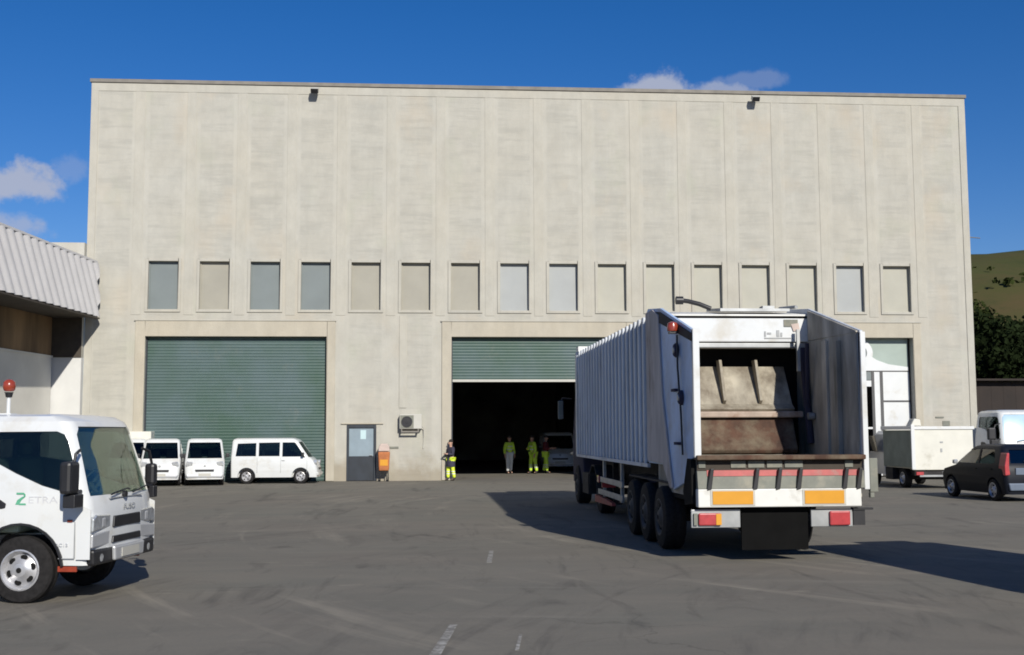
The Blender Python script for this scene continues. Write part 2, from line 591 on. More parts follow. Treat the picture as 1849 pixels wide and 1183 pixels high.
def copy_tree(o, parent=None):
    c = o.copy()
    col.objects.link(c)
    c.parent = parent
    for ch in o.children:
        copy_tree(ch, c)
    return c


def raw(mb, mats):
    o = bpy.data.objects.new('temporary', mb.mesh('temporary', mats))
    col.objects.link(o)
    return o


def boolean(a, cutters, op='DIFFERENCE'):
    """returns a new mesh: a (MB,mats) op each cutter MB"""
    o = raw(*a) if isinstance(a, tuple) else bpy.data.objects.new('temporary', a)
    if not isinstance(a, tuple):
        col.objects.link(o)
    cs = []
    for c in cutters:
        k = raw(c, [])
        cs.append(k)
        md = o.modifiers.new('b', 'BOOLEAN')
        md.object = k
        md.operation = op
        md.solver = 'EXACT'
    dg = bpy.context.evaluated_depsgraph_get()
    me = bpy.data.meshes.new_from_object(o.evaluated_get(dg))
    for k in cs + [o]:
        bpy.data.objects.remove(k)
    return me


def link_mesh(name, me, parent, smooth=30, bevel=0):
    o = bpy.data.objects.new(name, me)
    me.name = name
    col.objects.link(o)
    o.parent = parent
    me.shade_smooth()
    me.set_sharp_from_angle(angle=R(smooth))
    return o


def section(xr, xf, hw, rf, rr, bulge, n=5):
    pts = []

    def arc(cx, cy, r, a0, a1):
        for i in range(n+1):
            t = R(a0+(a1-a0)*i/n)
            pts.append([cx+r*math.cos(t), cy+r*math.sin(t)])
    arc(xf-rf, -hw+rf, rf, -90, 0)
    for i in range(1, 6):
        pts.append([xf, (-hw+rf)+(2*hw-2*rf)*i/6])
    arc(xf-rf, hw-rf, rf, 0, 90)
    arc(xr+rr, hw-rr, rr, 90, 180)
    arc(xr+rr, -hw+rr, rr, 180, 270)
    mid = (xr+xf)/2
    for p in pts:
        if p[0] > mid:
            p[0] -= bulge*(p[1]/hw)**2
    return pts


def loft(rows, d=0.0, mi=0):
    """rows (z, xr, xf, hw, rf, rr, bulge)"""
    b = MB()
    v, f = [], []
    for i, (z, xr, xf, hw, rf, rr, bu) in enumerate(rows):
        zz = z + (d if i == 0 else (-d if i == len(rows)-1 else 0))
        for p in section(xr+d, xf-d, hw-d, max(rf-d, .01), max(rr-d, .01), bu):
            v.append((p[0], p[1], zz))
    n = len(v)//len(rows)
    for i in range(len(rows)-1):
        for k in range(n):
            f.append((i*n+k, i*n+(k+1) % n, (i+1)*n+(k+1) % n, (i+1)*n+k))
    f.append(tuple(range(n))[::-1])
    f.append(tuple(range((len(rows)-1)*n, len(rows)*n)))
    return b.add(v, f, mi)


XZ = lambda u, v, w: (u, w, v)
YZ = lambda u, v, w: (w, u, v)
XY = lambda u, v, w: (u, v, w)


def vehicle_shell(root, rows, mat, cav, side_w, front_w, rear_w, arches, floor_z, glass_side='glass', glass_front='glass_clear', name='body', extra=None):
    """hollow painted body with real window openings, glass panes and wheel wells"""
    cutters = []
    prisms = []
    for k, poly in enumerate(side_w):
        for sgn in (-1, 1):
            prisms.append(('side_window', MB().prism(poly, XZ, sgn*.35, sgn*1.6), glass_side))
    for poly, x0, x1 in front_w:
        prisms.append(('windscreen', MB().prism(poly, YZ, x0, x1), glass_front))
    for poly, x0, x1 in rear_w:
        prisms.append(('rear_window', MB().prism(poly, YZ, x0, x1), glass_side))
    cavr = [(z, xr, xf, hw, rf, rr, bu) for (z, xr, xf, hw, rf, rr, bu) in cav]
    cutters = [loft(cavr)] + [p[1] for p in prisms]
    for (ax, az_, ar) in arches:
        for s in (-1, 1):
            cutters.append(MB().lathe([(ar, s*.45), (ar, s*1.6)], (ax, 0, az_), 28))
    me = boolean((loft(rows), [mat]), cutters)
    body = link_mesh(name, me, root, 28)
    thin = boolean((loft(rows, .014), ['glass']), [loft(rows, .021)])
    for nm, p, g in prisms:
        m2 = boolean(thin.copy(), [p], 'INTERSECT')
        if len(m2.polygons) == 0:
            continue
        m2.materials.clear()
        m2.materials.append(M[g])
        link_mesh(nm, m2, root, 28)
    return body


def wheel(root, x, y, r, w, side, rim='rim', holes=6, name='wheel', rimr=.58):
    """tyre with a rim child; side = -1/+1 is the outer face along y"""
    o = side
    prof = [(r*rimr, -w/2), (r*.80, -w/2), (r*.94, -w*.46), (r, -w*.34), (r*1.0, -w*.05), (r*.985, 0), (r, w*.05), (r, w*.34), (r*.94, w*.46), (r*.80, w/2), (r*rimr, w/2)]
    t = MB().lathe(prof, (0, 0, 0), 32, cap=False).build(name, 'rubber', root, smooth=40)
    t.location = (x, y, r)
    b = MB()
    e = w/2
    pr = [(r*rimr*.80, -o*(e-.03)), (r*rimr*.96, o*(e-.11)), (r*rimr*1.03, o*(e+.004)), (r*rimr*.96, o*(e+.008)), (r*rimr*.86, o*(e-.02)), (r*rimr*.78, o*(e-.05)), (r*.27, o*(e-.015)), (r*.20, o*(e+.015)), (r*.10, o*(e+.02)), (.004, o*(e+.022))]
    b.lathe(pr, n=32)
    for k in range(holes):
        a = 2*PI*k/holes+.3
        cx, cz = math.cos(a)*r*rimr*.64, math.sin(a)*r*rimr*.64
        ring = []
        for j in range(10):
            q = 2*PI*j/10
            ux, uz = math.cos(q)*r*.075, math.sin(q)*r*.11
            ring.append((cx+uz*math.sin(a)*-1+ux*math.cos(a), cz+uz*math.cos(a)+ux*math.sin(a)))
        b.prism(ring, lambda u, v, w_: (u, w_, v), o*(e-.05), o*(e-.026), 1)
    b.lathe([(r*.085, o*(e+.012)), (r*.08, o*(e+.026))], n=16, mi=1)
    b.build('rim', [rim, 'dark'], t, smooth=35)
    return t


def text_mesh(body, size, mat, parent, loc, rot, name='lettering', extr=.002, sx=1.0):
    c = bpy.data.curves.new(name, 'FONT')
    c.body = body
    c.size = size
    c.extrude = extr
    c.align_x = 'CENTER'
    c.align_y = 'CENTER'
    o = bpy.data.objects.new('temporary', c)
    col.objects.link(o)
    dg = bpy.context.evaluated_depsgraph_get()
    me = bpy.data.meshes.new_from_object(o.evaluated_get(dg))
    bpy.data.objects.remove(o)
    me.materials.clear()
    me.materials.append(M[mat])
    t = bpy.data.objects.new(name, me)
    col.objects.link(t)
    t.parent = parent
    t.location = loc
    t.rotation_euler = rot
    t.scale = (sx, 1, 1)
    return t


# ================================================================== SETTING
YF = 46.25                      # facade plane
g = MB()
xs = [-900, -60, -20, 0, 20, 60, 900]
ys = [-400, -20, 0, 20, 40, 60, 120, 1600]
g.add([(x, y, 0) for y in ys for x in xs], [(j*7+i, j*7+i+1, (j+1)*7+i+1, (j+1)*7+i) for j in range(len(ys)-1) for i in range(6)])
tag(g.build('ground', 'asphalt'), kind='structure', label='worn grey asphalt yard with dusty patches')

mk, mkt, mkb = new_mat('worn_road_paint')
_w = NT(mkt)
_f = _w.ramp(_w.noise(_w.map((1, 1, 1)), 9, 6, .7), .46, .70)
_w.link(_w.mix(_f, (.17, .16, .14), (.48, .47, .43)), mkb, 'Base Color')
mkb.inputs['Roughness'].default_value = .85
M['mark'] = mk
for pts in ([(.03, 9.9), (.13, 9.9), (.34, 11.6), (.26, 11.6)], [(.92, 17.0), (1.0, 17.0), (1.13, 18.7), (1.06, 18.7)], [(.80, 10.2), (.835, 10.2), (.935, 11.0), (.905, 11.0)]):
    tag(MB().prism(pts, XY, .001, .004).build('road_marking', 'mark'), kind='structure')

# ------------------------------------------------------------------ warehouse
wh = empty('warehouse', (5, YF, 0))
tag(wh, 'tall pale concrete warehouse with a row of sixteen small windows above big roller doors', 'warehouse')
OFF = (5, YF, 0)
XL, XR, ZR = -13.387, 23.005, 16.04
ZT, ZB, WW = 8.775, 6.8435, 1.1786
wins = [(X0+PITCH_X*i, X0+PITCH_X*i+WW) for i in range(16)]
doors = [(-11.03, -3.88), (1.10, 8.25), (13.20, 20.35)]
DT = 5.76
PD = (-3.07, -1.89, 2.24)
rect = lambda a, b, c, d: [(a, c), (b, c), (b, d), (a, d)]
# wall: outline with the doors as notches at the foot
outl = [(XL, 0)]
for a, b, t in sorted([(d[0], d[1], DT) for d in doors]+[PD]):
    outl += [(a, 0), (a, t), (b, t), (b, 0)]
outl += [(XR, 0), (XR, ZR), (XL, ZR)]
holes = [rect(a, b, ZB, ZT)[::-1] for a, b in wins]
wall = MB(OFF).plate([outl]+holes, lambda u, v, w: (u, YF+w, v), 0, .35)
wall.build('front_wall', 'concrete', wh)
DEP = 34
MB(OFF).box(XL, XL+.3, YF+.352, YF+DEP, 0, ZR).build('side_wall', 'concrete', wh)
MB(OFF).box(XR-.3, XR, YF+.352, YF+DEP, 0, ZR).build('side_wall', 'concrete', wh)
MB(OFF).box(XL+.3, XR-.3, YF+DEP-.3, YF+DEP-.002, 0, ZR).build('back_wall', 'concrete', wh)
MB(OFF).box(XL+.302, XR-.302, YF+.352, YF+DEP-.302, ZR-.8, ZR-.4).build('roof', 'coping', wh)
MB(OFF).box(XL+.302, XL+.34, YF+.36, YF+DEP-.32, .004, ZR-.81).box(XR-.34, XR-.302, YF+.36, YF+DEP-.32, .004, ZR-.81)\
    .box(XL+.342, XR-.342, YF+DEP-.36, YF+DEP-.32, .004, ZR-.81).box(XL+.342, XR-.342, YF+.36, YF+DEP-.362, 6.4, 6.45)\
    .box(9.2, 12.2, YF+.36, YF+DEP-.37, .004, 6.38).build('inner_lining', 'inner', wh)
MB(OFF).box(XL-.05, XR+.05, YF-.07, YF+.5, ZR+.002, ZR+.14).box(XL-.05, XL+.4, YF+.502, YF+DEP, ZR+.002, ZR+.14)\
    .box(XR-.4, XR+.05, YF+.502, YF+DEP, ZR+.002, ZR+.14).build('coping', 'coping', wh)
# pilaster strips between the window bays
b = MB(OFF)
edges = [XL+.05]+[w_[1]+(PITCH_X-WW)/2 for w_ in wins[:-1]]+[XR-.05]
edges.insert(1, wins[0][0]-.46)
edges.insert(len(edges)-1, wins[-1][1]+.5)
for i, e in enumerate(edges[1:-1]):
    b.box(e-.19, e+.19, YF-.016, YF-.001, 6.62, ZR-.35)
b.box(XL+.01, XR-.01, YF-.017, YF-.001, ZR-.348, ZR-.01)
b.box(XL+.01, XL+.30, YF-.032, YF-.001, .02, ZR-.35)
b.box(XR-.30, XR-.01, YF-.032, YF-.001, .02, ZR-.35)
for e in (-1.0+.16, 11.1):
    b.box(e-.15, e+.15, YF-.032, YF-.001, 2.9, 6.618)
b.build('pilasters', 'strip', wh, bevel=.008)
# raised margins round the windows and the door surrounds
for i, (a, c) in enumerate(wins):
    blue = {0: 'pane_blue', 1: 'pane_beige', 2: 'pane_blue', 3: 'pane_blue', 4: 'pane_beige', 5: 'pane_beige', 6: 'pane_beige', 7: 'pane_pale', 8: 'pane_pale', 9: 'pane_sand', 14: 'pane_pale'}.get(i, 'pane_sand')
    fr = MB(OFF)
    mrg = .11
    for q in (rect(a-mrg, a-.001, ZB-mrg, ZT+mrg), rect(c+.001, c+mrg, ZB-mrg, ZT+mrg), rect(a-.001, c+.001, ZT+.001, ZT+mrg), rect(a-.001, c+.001, ZB-mrg, ZB-.001)):
        fr.prism(q, lambda u, v, w: (u, YF+w, v), -.045, -.001)
    w_ = fr.build('window', 'strip', wh, bevel=.012)
    MB(OFF).box(a+.002, c-.002, YF+.16, YF+.19, ZB+.002, ZT-.002).build('pane', blue, w_)
    ff = MB(OFF)
    for q in (rect(a+.003, a+.05, ZB+.003, ZT-.003), rect(c-.05, c-.003, ZB+.003, ZT-.003), rect(a+.052, c-.052, ZT-.05, ZT-.003), rect(a+.052, c-.052, ZB+.003, ZB+.05)):
        ff.prism(q, lambda u, v, w: (u, YF+w, v), .125, .158)
    ff.build('sash', blue, w_)
for a, c in doors:
    s = MB(OFF)
    for q in (rect(a-.38, a-.001, .01, 6.40), rect(c+.001, c+.33, .01, 6.40), rect(a-.001, c+.001, DT+.001, 6.40)):
        s.prism(q, lambda u, v, w: (u, YF+w, v), -.055, -.001)
    s.build('door_surround', 'band', wh, bevel=.015)
    MB(OFF).box(a-.42, c+.37, YF-.085, YF-.057, 6.38, 6.44).build('drip_edge', 'strip', wh, bevel=.008)


def shutter(a, c, z0, z1, rail):
    v, f, k = [], [], 0
    z = z0
    prof = []
    while z < z1-.01:
        prof += [(z, .0), (z+.012, .012), (z+.028, .0), (z+.075, -.006), (z+.118, .0)]
        z += .12
    for z_, d in prof:
        if z_ > z1:
            break
        v += [(a+.03, YF+.24+d, z_), (c-.03, YF+.24+d, z_)]
        k += 1
    for i in range(k-1):
        f.append((2*i, 2*i+1, 2*i+3, 2*i+2))
    o = MB(OFF).add(v, f).build('roller_shutter', 'shutter', wh)
    MB(OFF).box(a, a+.06, YF+.19, YF+.30, .01, z1).box(c-.06, c, YF+.19, YF+.30, .01, z1).build('guide_rail', 'door_dark', o)
    if rail:
        MB(OFF).box(a+.061, c-.061, YF+.20, YF+.28, z0-.10, z0-.001).build('bottom_rail', 'cream', o)
    return o


shutter(doors[0][0], doors[0][1], .02, DT-.02, False)
shutter(doors[1][0], doors[1][1], 4.05, DT-.02, True)
MB(OFF).box(doors[1][0], doors[1][1], YF+.36, YF+.9, DT-.55, DT+.5).build('shutter_housing', 'inner', wh)

# third doorway: pale glazed screen with a ring emblem, dark wicket on its left
a, c = doors[2]
d3 = MB(OFF).box(a+.05, c-.08, YF+.35, YF+.42, 4.40, DT-.01).build('door_screen', 'screen_green', wh, label='grey green upper panel of the right-hand doorway')
MB(OFF).prism([(a+.06, 4.41), (c-.09, 4.41), (c-.09, 4.56), (19.4, 4.68), (18.9, 4.86), (18.55, 5.1), (18.2, 5.4), (a+.06, 5.5)], lambda u, v, w: (u, YF+w, v), .325, .347).build('white_sweep', 'white', d3)
ringv = []
for k in range(40):
    t = 2*PI*k/40
    ringv.append((18.12+math.cos(t)*.62, 5.15+math.sin(t)*.58))
ringi = [(18.12+(x-18.12)*.60, 5.15+(y-5.15)*.60) for x, y in ringv][::-1]
MB(OFF).prism(ringi[::-1], lambda u, v, w: (u, YF+w, v), .315, .3235).build('ring_centre', 'pane_blue', d3)
MB(OFF).plate([ringv, ringi], lambda u, v, w: (u, YF+w, v), .300, .3235).build('ring_emblem', 'white', d3)
lf = MB(OFF).box(19.15, c-.06, YF+.35, YF+.41, .05, 4.36).box(18.78, 19.02, YF+.35, YF+.41, .05, 4.36).build('white_leaf', 'white', wh)
MB(OFF).box(19.022, 19.148, YF+.33, YF+.43, .05, 4.37).box(19.15, c-.06, YF+.33, YF+.348, 3.10, 3.17).box(a+.05, c-.06, YF+.33, YF+.43, 4.372, 4.398)\
    .box(18.66, 18.778, YF+.33, YF+.43, .05, 4.37).build('leaf_frame', 'pane_frame', lf)
MB(OFF).box(a+.05, 18.655, YF+.35, YF+.40, 3.75, 4.0).box(a+.05, 18.655, YF+.35, YF+.40, 1.98, 2.06).build('wicket_rail', 'white', lf)
MB(OFF).box(a+.05, 18.655, YF+.35, YF+.38, 4.02, 4.36).build('wicket_light', 'pane_blue', lf)

# personnel door
a, c, t = PD
pdr = MB(OFF)
for q in (rect(a+.003, a+.10, .01, t-.003), rect(c-.10, c-.003, .01, t-.003), rect(a+.102, c-.102, t-.13, t-.003)):
    pdr.prism(q, lambda u, v, w: (u, YF+w, v), -.012, .12)
pdr = pdr.build('personnel_door', 'door_dark', wh, bevel=.006)
MB(OFF).box(a+.102, c-.102, YF+.05, YF+.10, .02, .98).build('lower_panel', 'door_dark', pdr)
MB(OFF).box(a+.102, c-.102, YF+.05, YF+.09, .982, t-.133).build('upper_panel', 'door_panel', pdr)
MB(OFF).box(-2.52, -2.30, YF+.040, YF+.048, 1.66, 2.02).build('notice', 'paper', pdr)
MB(OFF).tube([(c-.16, YF+.0, 1.02), (c-.28, YF+.0, 1.02)], .012).tube([(c-.16, YF+.0, 1.02), (c-.16, YF+.055, 1.02)], .012).build('door_handle', 'steel', pdr)
MB(OFF).box(a-.22, c+.28, YF-.06, YF-.002, t+.02, t+.06).build('door_ledge', 'band', wh)

# little fixings on the facade
dl = MB(OFF).tube([(XR+.06, YF+.3, 8.9), (XR+.06, YF+.3, 10.35)], .035).tube([(XR+.06, YF+.3, 10.1), (XR+.5, YF+.1, 10.02)], .02)
dl.build('bracket_pole', 'coping', wh)
MB(OFF).box(.0-1.35, .0-1.0, YF-.03, YF-.002, 1.28, 1.36).box(21.2, 21.55, YF-.03, YF-.002, 2.42, 2.48).box(21.5, 21.8, YF-.03, YF-.002, 2.1, 2.3).build('wall_bracket', 'greypanel', wh)


def floodlight(x, label):
    r = empty('floodlight', (x, YF-.07, 15.72))
    tag(r, label, 'floodlight', 'floodlights under the roof edge')
    MB().box(-.03, .03, -.28, .0, .14, .18).box(-.03, .03, -.06, .0, -.1, .20).build('bracket', 'steel', r)
    MB().prism([(-.52, .10), (-.30, .24), (-.16, .10), (-.40, -.10)], lambda u, v, w: (w, u, v), -.20, .20).build('housing', 'cream', r, bevel=.01)
    MB().prism([(-.53, .09), (-.405, -.115), (-.43, -.125), (-.56, .08)], lambda u, v, w: (w, u, v), -.18, .18).build('lamp_glass', 'black', r)
    r.scale = (.8, .8, .8)
    return r


floodlight(-4.45, 'small cream floodlight under the roof edge, the left one above the closed roller door')
floodlight(13.80, 'small cream floodlight under the roof edge, the right one above the refuse trailer')

# air conditioner
ac = empty('air_conditioner', (-.50, YF, 1.98))
tag(ac, 'cream outdoor air conditioner unit hung on the wall to the right of the dark door', 'air conditioner')
MB().box(-.46, .42, -.34, -.06, .08, .66).build('casing', 'cream', ac, bevel=.02)
MB().box(-.43, .10, -.352, -.341, .11, .62).build('grille_panel', 'greypanel', ac)
MB().lathe([(.22, 0), (.22, -.02), (.17, -.02), (.165, -.004), (.06, -.006), (.055, -.02), (.01, -.02)], (-.17, -.353, .36), 24).build('fan', 'black', ac, smooth=30)
MB().box(-.40, -.35, -.36, -.001, .0, .078).box(.26, .31, -.36, -.001, .0, .078).box(-.40, .31, -.36, -.31, -.06, -.002).build('bracket', 'coping', ac)
MB().tube([(.42, -.2, .2), (.50, -.12, .1), (.50, -.03, -.3), (.48, -.03, -.7)], .018).build('pipe', 'cream', ac)

# orange box on wheels beside the door
oc = empty('wheeled_box', (-1.56, YF-.42, 0))
tag(oc, 'orange wheeled box with a pale lid standing to the right of the dark door', 'wheeled box')
MB().prism([(-.19, .42), (.19, .42), (.23, 1.16), (-.23, 1.16)], XZ, -.20, .20).build('tub', 'orange_pl', oc, bevel=.03)
MB().prism([(-.23, 1.18), (.23, 1.18), (.20, 1.38), (.12, 1.48), (-.12, 1.48), (-.20, 1.38)], XZ, -.22, .22).build('lid', 'pink', oc, bevel=.03)
MB().box(-.15, .15, -.212, -.2, .62, .86).build('front_plate', 'orange', oc)
MB().tube([(-.16, -.12, .42), (-.16, -.16, .12)], .018).tube([(.16, -.12, .42), (.16, -.16, .12)], .018).tube([(-.16, .14, .42), (-.16, .16, .12)], .018).tube([(.16, .14, .42), (.16, .16, .12)], .018).build('leg', 'black', oc)
for sx in (-.16, .16):
    for sy in (-.16, .16):
        MB().lathe([(.05, -.02), (.09, -.02), (.09, .02), (.05, .02)], (sx, sy, .09), 14, 'x').build('wheel', 'rubber', oc)

# ------------------------------------------------------------------ left side building with canopy
lb = empty('side_building', (-16, 40, 0))
LO = (-16, 40, 0)
tag(lb, 'low side building with a grey corrugated canopy over a brown and beige wall', 'building')
dirx = .090


def lx(x, y):           # x of a line that runs slightly skew to the yard
    return x - dirx*(45.9-y)


# corrugated fascia
v, f = [], []
nz = 44
ny = 500
y1, y0 = 45.88, 24.0
for j in range(nz+1):
    z = 6.50+(8.60-6.50)*j/nz
    for i in range(ny+1):
        y = y0+(y1-y0)*i/ny
        ph = (y+z*.62)*2*PI/.62
        dd = .060*math.tanh(2.2*math.sin(ph))
        v.append((lx(-12.72, y)+dd-(.10*(j/nz)), y, z))
for j in range(nz):
    for i in range(ny):
        q = j*(ny+1)+i
        f.append((q, q+1, q+ny+2, q+ny+1))
MB(LO).add(v, f).build('canopy_fascia', 'fascia', lb, smooth=50)


def skew(x0, x1, ya, yb, z0, z1, mb):
    mb.prism([(lx(x0, ya), ya), (lx(x1, ya), ya), (lx(x1, yb), yb), (lx(x0, yb), yb)], XY, z0, z1)
    return mb


skew(-12.86, -12.70, 24, 45.88, 6.40, 6.46, skew(-19.5, -12.87, 24, 45.88, 6.47, 6.56, MB(LO))).build('canopy_soffit', 'soffit', lb)
skew(-22, -12.83, 24, 45.86, 8.62, 8.70, MB(LO)).build('roof', 'fascia', lb)
DW = .115
skw = lambda x0, x1, ya, yb, z0, z1: MB(LO).prism([(x0-DW*(45.9-ya), ya), (x1-DW*(45.9-ya), ya), (x1-DW*(45.9-yb), yb), (x0-DW*(45.9-yb), yb)], XY, z0, z1)
skw(-14.75, -14.48, 24, 45.85, .0, 4.93).build('lower_wall', 'cream_wall', lb)
skw(-14.78, -14.50, 24, 45.85, 4.932, 6.46).build('upper_wall', 'brown_clad', lb)
skw(-14.79, -14.44, 24, 45.86, 4.88, 4.96).build('wall_band', 'cream_wall', lb)
MB(LO).box(-22, -16.6, 24, 24.3, 0, 8.6).build('end_wall', 'beige_wall', lb)
# strip of annex wall between the side building and the warehouse
ax = MB((-15, 46.1, 0)).box(-24, XL-.003, 45.95, 46.25, 4.9, 9.45).build('annex_wall', 'concrete')
ax.location = (-15, 46.1, 0)
tag(ax, 'pale concrete annex wall behind the canopy left of the warehouse, white below', 'wall')
MB((-15, 46.1, 0)).box(-15.5, XL-.005, 45.92, 45.948, 4.90, 6.46).build('painted_canopy_shade', 'soffit', ax)  # dark sheet that paints the deep shade under the canopy onto the wall
MB((-15, 46.1, 0)).box(-24, XL-.003, 45.96, 46.24, 0, 4.898).build('white_base', 'white_wall', ax)

# the objects above were built with an offset equal to their root's location

# ================================================================== REFUSE TRAILER
TO = (5.25, 16.7, 0)
tr = empty('refuse_trailer', TO)
tag(tr, 'large grey white refuse semi trailer seen from behind with its open rusty hopper', 'garbage truck')
T = lambda: MB(TO)
YZp = lambda u, v, w: (w, u, v)        # polygon in (Y,Z), swept along X
cont = T().box(3.99, 6.51, 20.06, 29.5, 1.37, 3.90)
cont.build('container', 'trailer', tr, bevel=.015)
rb = T()
k = 0
y = 20.32
while y < 29.4:
    for xa, xb in ((3.935, 3.988), (6.512, 6.565)):
        T().box(xa, xb, y, y+.15, 1.34, 3.96).build('rib', 'trailer', tr, bevel=.018)
    y += .43
T().box(3.93, 3.985, 20.06, 29.5, 1.28, 1.345).box(6.515, 6.57, 20.06, 29.5, 1.28, 1.345).build('bottom_rail', 'trailer', tr)
T().box(4.0, 6.5, 20.1, 29.45, 3.902, 3.95).box(3.96, 6.54, 29.2, 29.6, 3.96, 4.10).box(3.93, 4.02, 29.42, 29.6, 1.3, 3.95).build('roof', 'oldwhite', tr, bevel=.01)
side = [(20.05, 1.36), (20.05, 4.02), (19.95, 4.07), (18.9, 3.97), (16.62, 3.40), (16.70, 1.52), (17.15, 1.42), (17.35, 1.12), (18.1, .98), (18.7, 1.36)]
for xa, xb, nm in ((3.955, 4.005, 'l'), (6.495, 6.545, 'r')):
    o = T().prism(side, YZp, xa, xb).build('tailgate_side', 'trailer_blue' if nm == 'l' else 'trailer', tr, bevel=.006)
    sx = (3.922, 3.953) if nm == 'l' else (6.547, 6.578)
    T().prism([(20.02, 1.40), (20.02, 4.0), (19.45, 4.0), (18.95, 3.86), (18.72, 2.5), (18.02, 1.02), (18.2, 1.0), (18.75, 1.38)], YZp, *sx).build('edge_plate', 'worn_beige', o, bevel=.008)
    T().prism([(19.55, 3.98), (18.85, 3.90), (16.66, 3.36), (16.66, 3.24), (18.9, 3.72), (19.5, 3.72)], YZp, *((3.940, 3.9535) if nm == 'l' else (6.5465, 6.560))).build('top_strip', 'soffit', o)
    for yy, zz in ((17.75, 2.55), (17.6, 1.72)):
        T().box(sx[0]-.03, sx[1], yy-.12, yy+.12, zz-.022, zz+.022).build('hinge', 'navy', o)
    for yy, zz in ((17.62, 3.17), (17.34, 2.42)):
        T().lathe([(.09, -.06), (.115, -.03), (.115, .0), (.06, .0)], (sx[0]+.031 if nm == 'l' else sx[0]+.03, yy, zz), 18, 'x').build('coupling', 'navy', o, smooth=40)
        T().lathe([(.045, -.075), (.05, -.06)], (sx[0]+.031 if nm == 'l' else sx[0]+.1, yy, zz), 14, 'x').build('coupling_cap', 'steel', o)
    T().tube([(sx[0], 17.5, 3.4), (sx[0]-.01, 17.45, 2.9), (sx[0], 17.32, 2.2), (sx[0]-.01, 17.2, 1.55)], .016, 6).build('hose', 'black', o)
T().lathe([(.05, 0), (.085, .0), (.09, .07), (.07, .13), (.02, .15)], (3.86, 17.52, 3.46), 18, 'z').build('beacon', 'orange_red', tr, smooth=40)
T().box(3.8, 3.93, 17.46, 17.58, 3.42, 3.455).build('beacon_bracket', 'black', tr)
# dark arm next to the wheels
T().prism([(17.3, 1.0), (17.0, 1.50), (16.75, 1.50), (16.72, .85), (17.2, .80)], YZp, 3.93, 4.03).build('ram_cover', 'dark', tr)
# rear frame
T().box(3.955, 4.055, 16.60, 16.68, 1.52, 3.42).build('left_post', 'white', tr, bevel=.01)
T().box(6.495, 6.575, 16.60, 16.70, 1.04, 3.38).build('right_post', 'white', tr, bevel=.01)
T().box(6.577, 6.70, 16.60, 16.68, 1.00, 1.50).box(6.577, 6.64, 16.60, 16.68, .92, .995).build('step_plate', 'greypanel', tr, bevel=.01)
# hood
T().box(4.01, 6.49, 18.86, 18.92, 3.40, 3.86).build('hood_panel', 'white', tr, bevel=.02)
T().prism([(18.86, 3.87), (20.0, 4.02), (20.0, 3.92), (18.86, 3.80)], YZp, 4.03, 6.47).build('hood_top', 'oldwhite', tr)
T().box(4.02, 6.48, 18.90, 19.1, 3.30, 3.395).build('hood_lip', 'steel', tr, bevel=.02)
eh = T().box(6.06, 6.30, 18.845, 18.858, 3.66, 3.78).build('emblem', 'greypanel', tr)
T().prism([(6.18, 3.70), (6.31, 3.72), (6.33, 3.60), (6.22, 3.58)], XZ, 18.838, 18.8435).build('emblem_patch', 'pink', eh)
T().box(5.72, 6.2, 18.850, 18.858, 3.455, 3.475).box(5.72, 5.75, 18.850, 18.858, 3.49, 3.58).box(5.77, 5.84, 18.850, 18.858, 3.53, 3.56).box(5.93, 5.98, 18.850, 18.858, 3.49, 3.60).box(6.0, 6.03, 18.850, 18.858, 3.49, 3.56).build('faded_print', 'dark_print', tr)
T().tube([(4.35, 19.3, 4.16), (4.55, 19.35, 4.14), (4.75, 19.4, 4.10), (4.95, 19.4, 4.02)], .04, 8).lathe([(.07, -.06), (.07, .06)], (4.38, 19.3, 4.15), 12, 'x').build('top_hose', 'black', tr, smooth=50)
T().prism([(18.95, 3.93), (19.9, 4.02), (19.9, 4.07), (18.95, 3.98)], YZp, 5.0, 6.2).box(5.75, 5.95, 19.0, 19.2, 3.98, 4.03).tube([(6.3, 18.9, 4.0), (6.3, 19.8, 4.07)], .03).build('top_plate', 'steel', tr)
# hopper cavity
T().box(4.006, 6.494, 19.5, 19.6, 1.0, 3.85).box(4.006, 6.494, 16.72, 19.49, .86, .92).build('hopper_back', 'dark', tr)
T().box(6.47, 6.493, 16.72, 19.48, .93, 3.40).prism([(18.84, 3.42), (19.48, 3.42), (19.48, 3.6), (18.84, 3.6)], YZp, 6.47, 6.493).build('right_inner_wall', 'hopper_wall', tr)
T().prism([(16.68, 3.40), (18.84, 3.93), (18.84, 3.42), (16.68, 3.38)], YZp, 6.462, 6.493).build('inner_wall_top', 'hopper_wall', tr)
T().box(4.007, 4.03, 16.72, 19.48, .93, 3.40).build('left_inner_wall', 'hopper_wall', tr)
T().box(6.40, 6.467, 17.35, 17.47, .95, 3.3).box(6.43, 6.467, 17.9, 18.1, .95, 3.35).build('wall_stiffener', 'hopper_wall', tr)
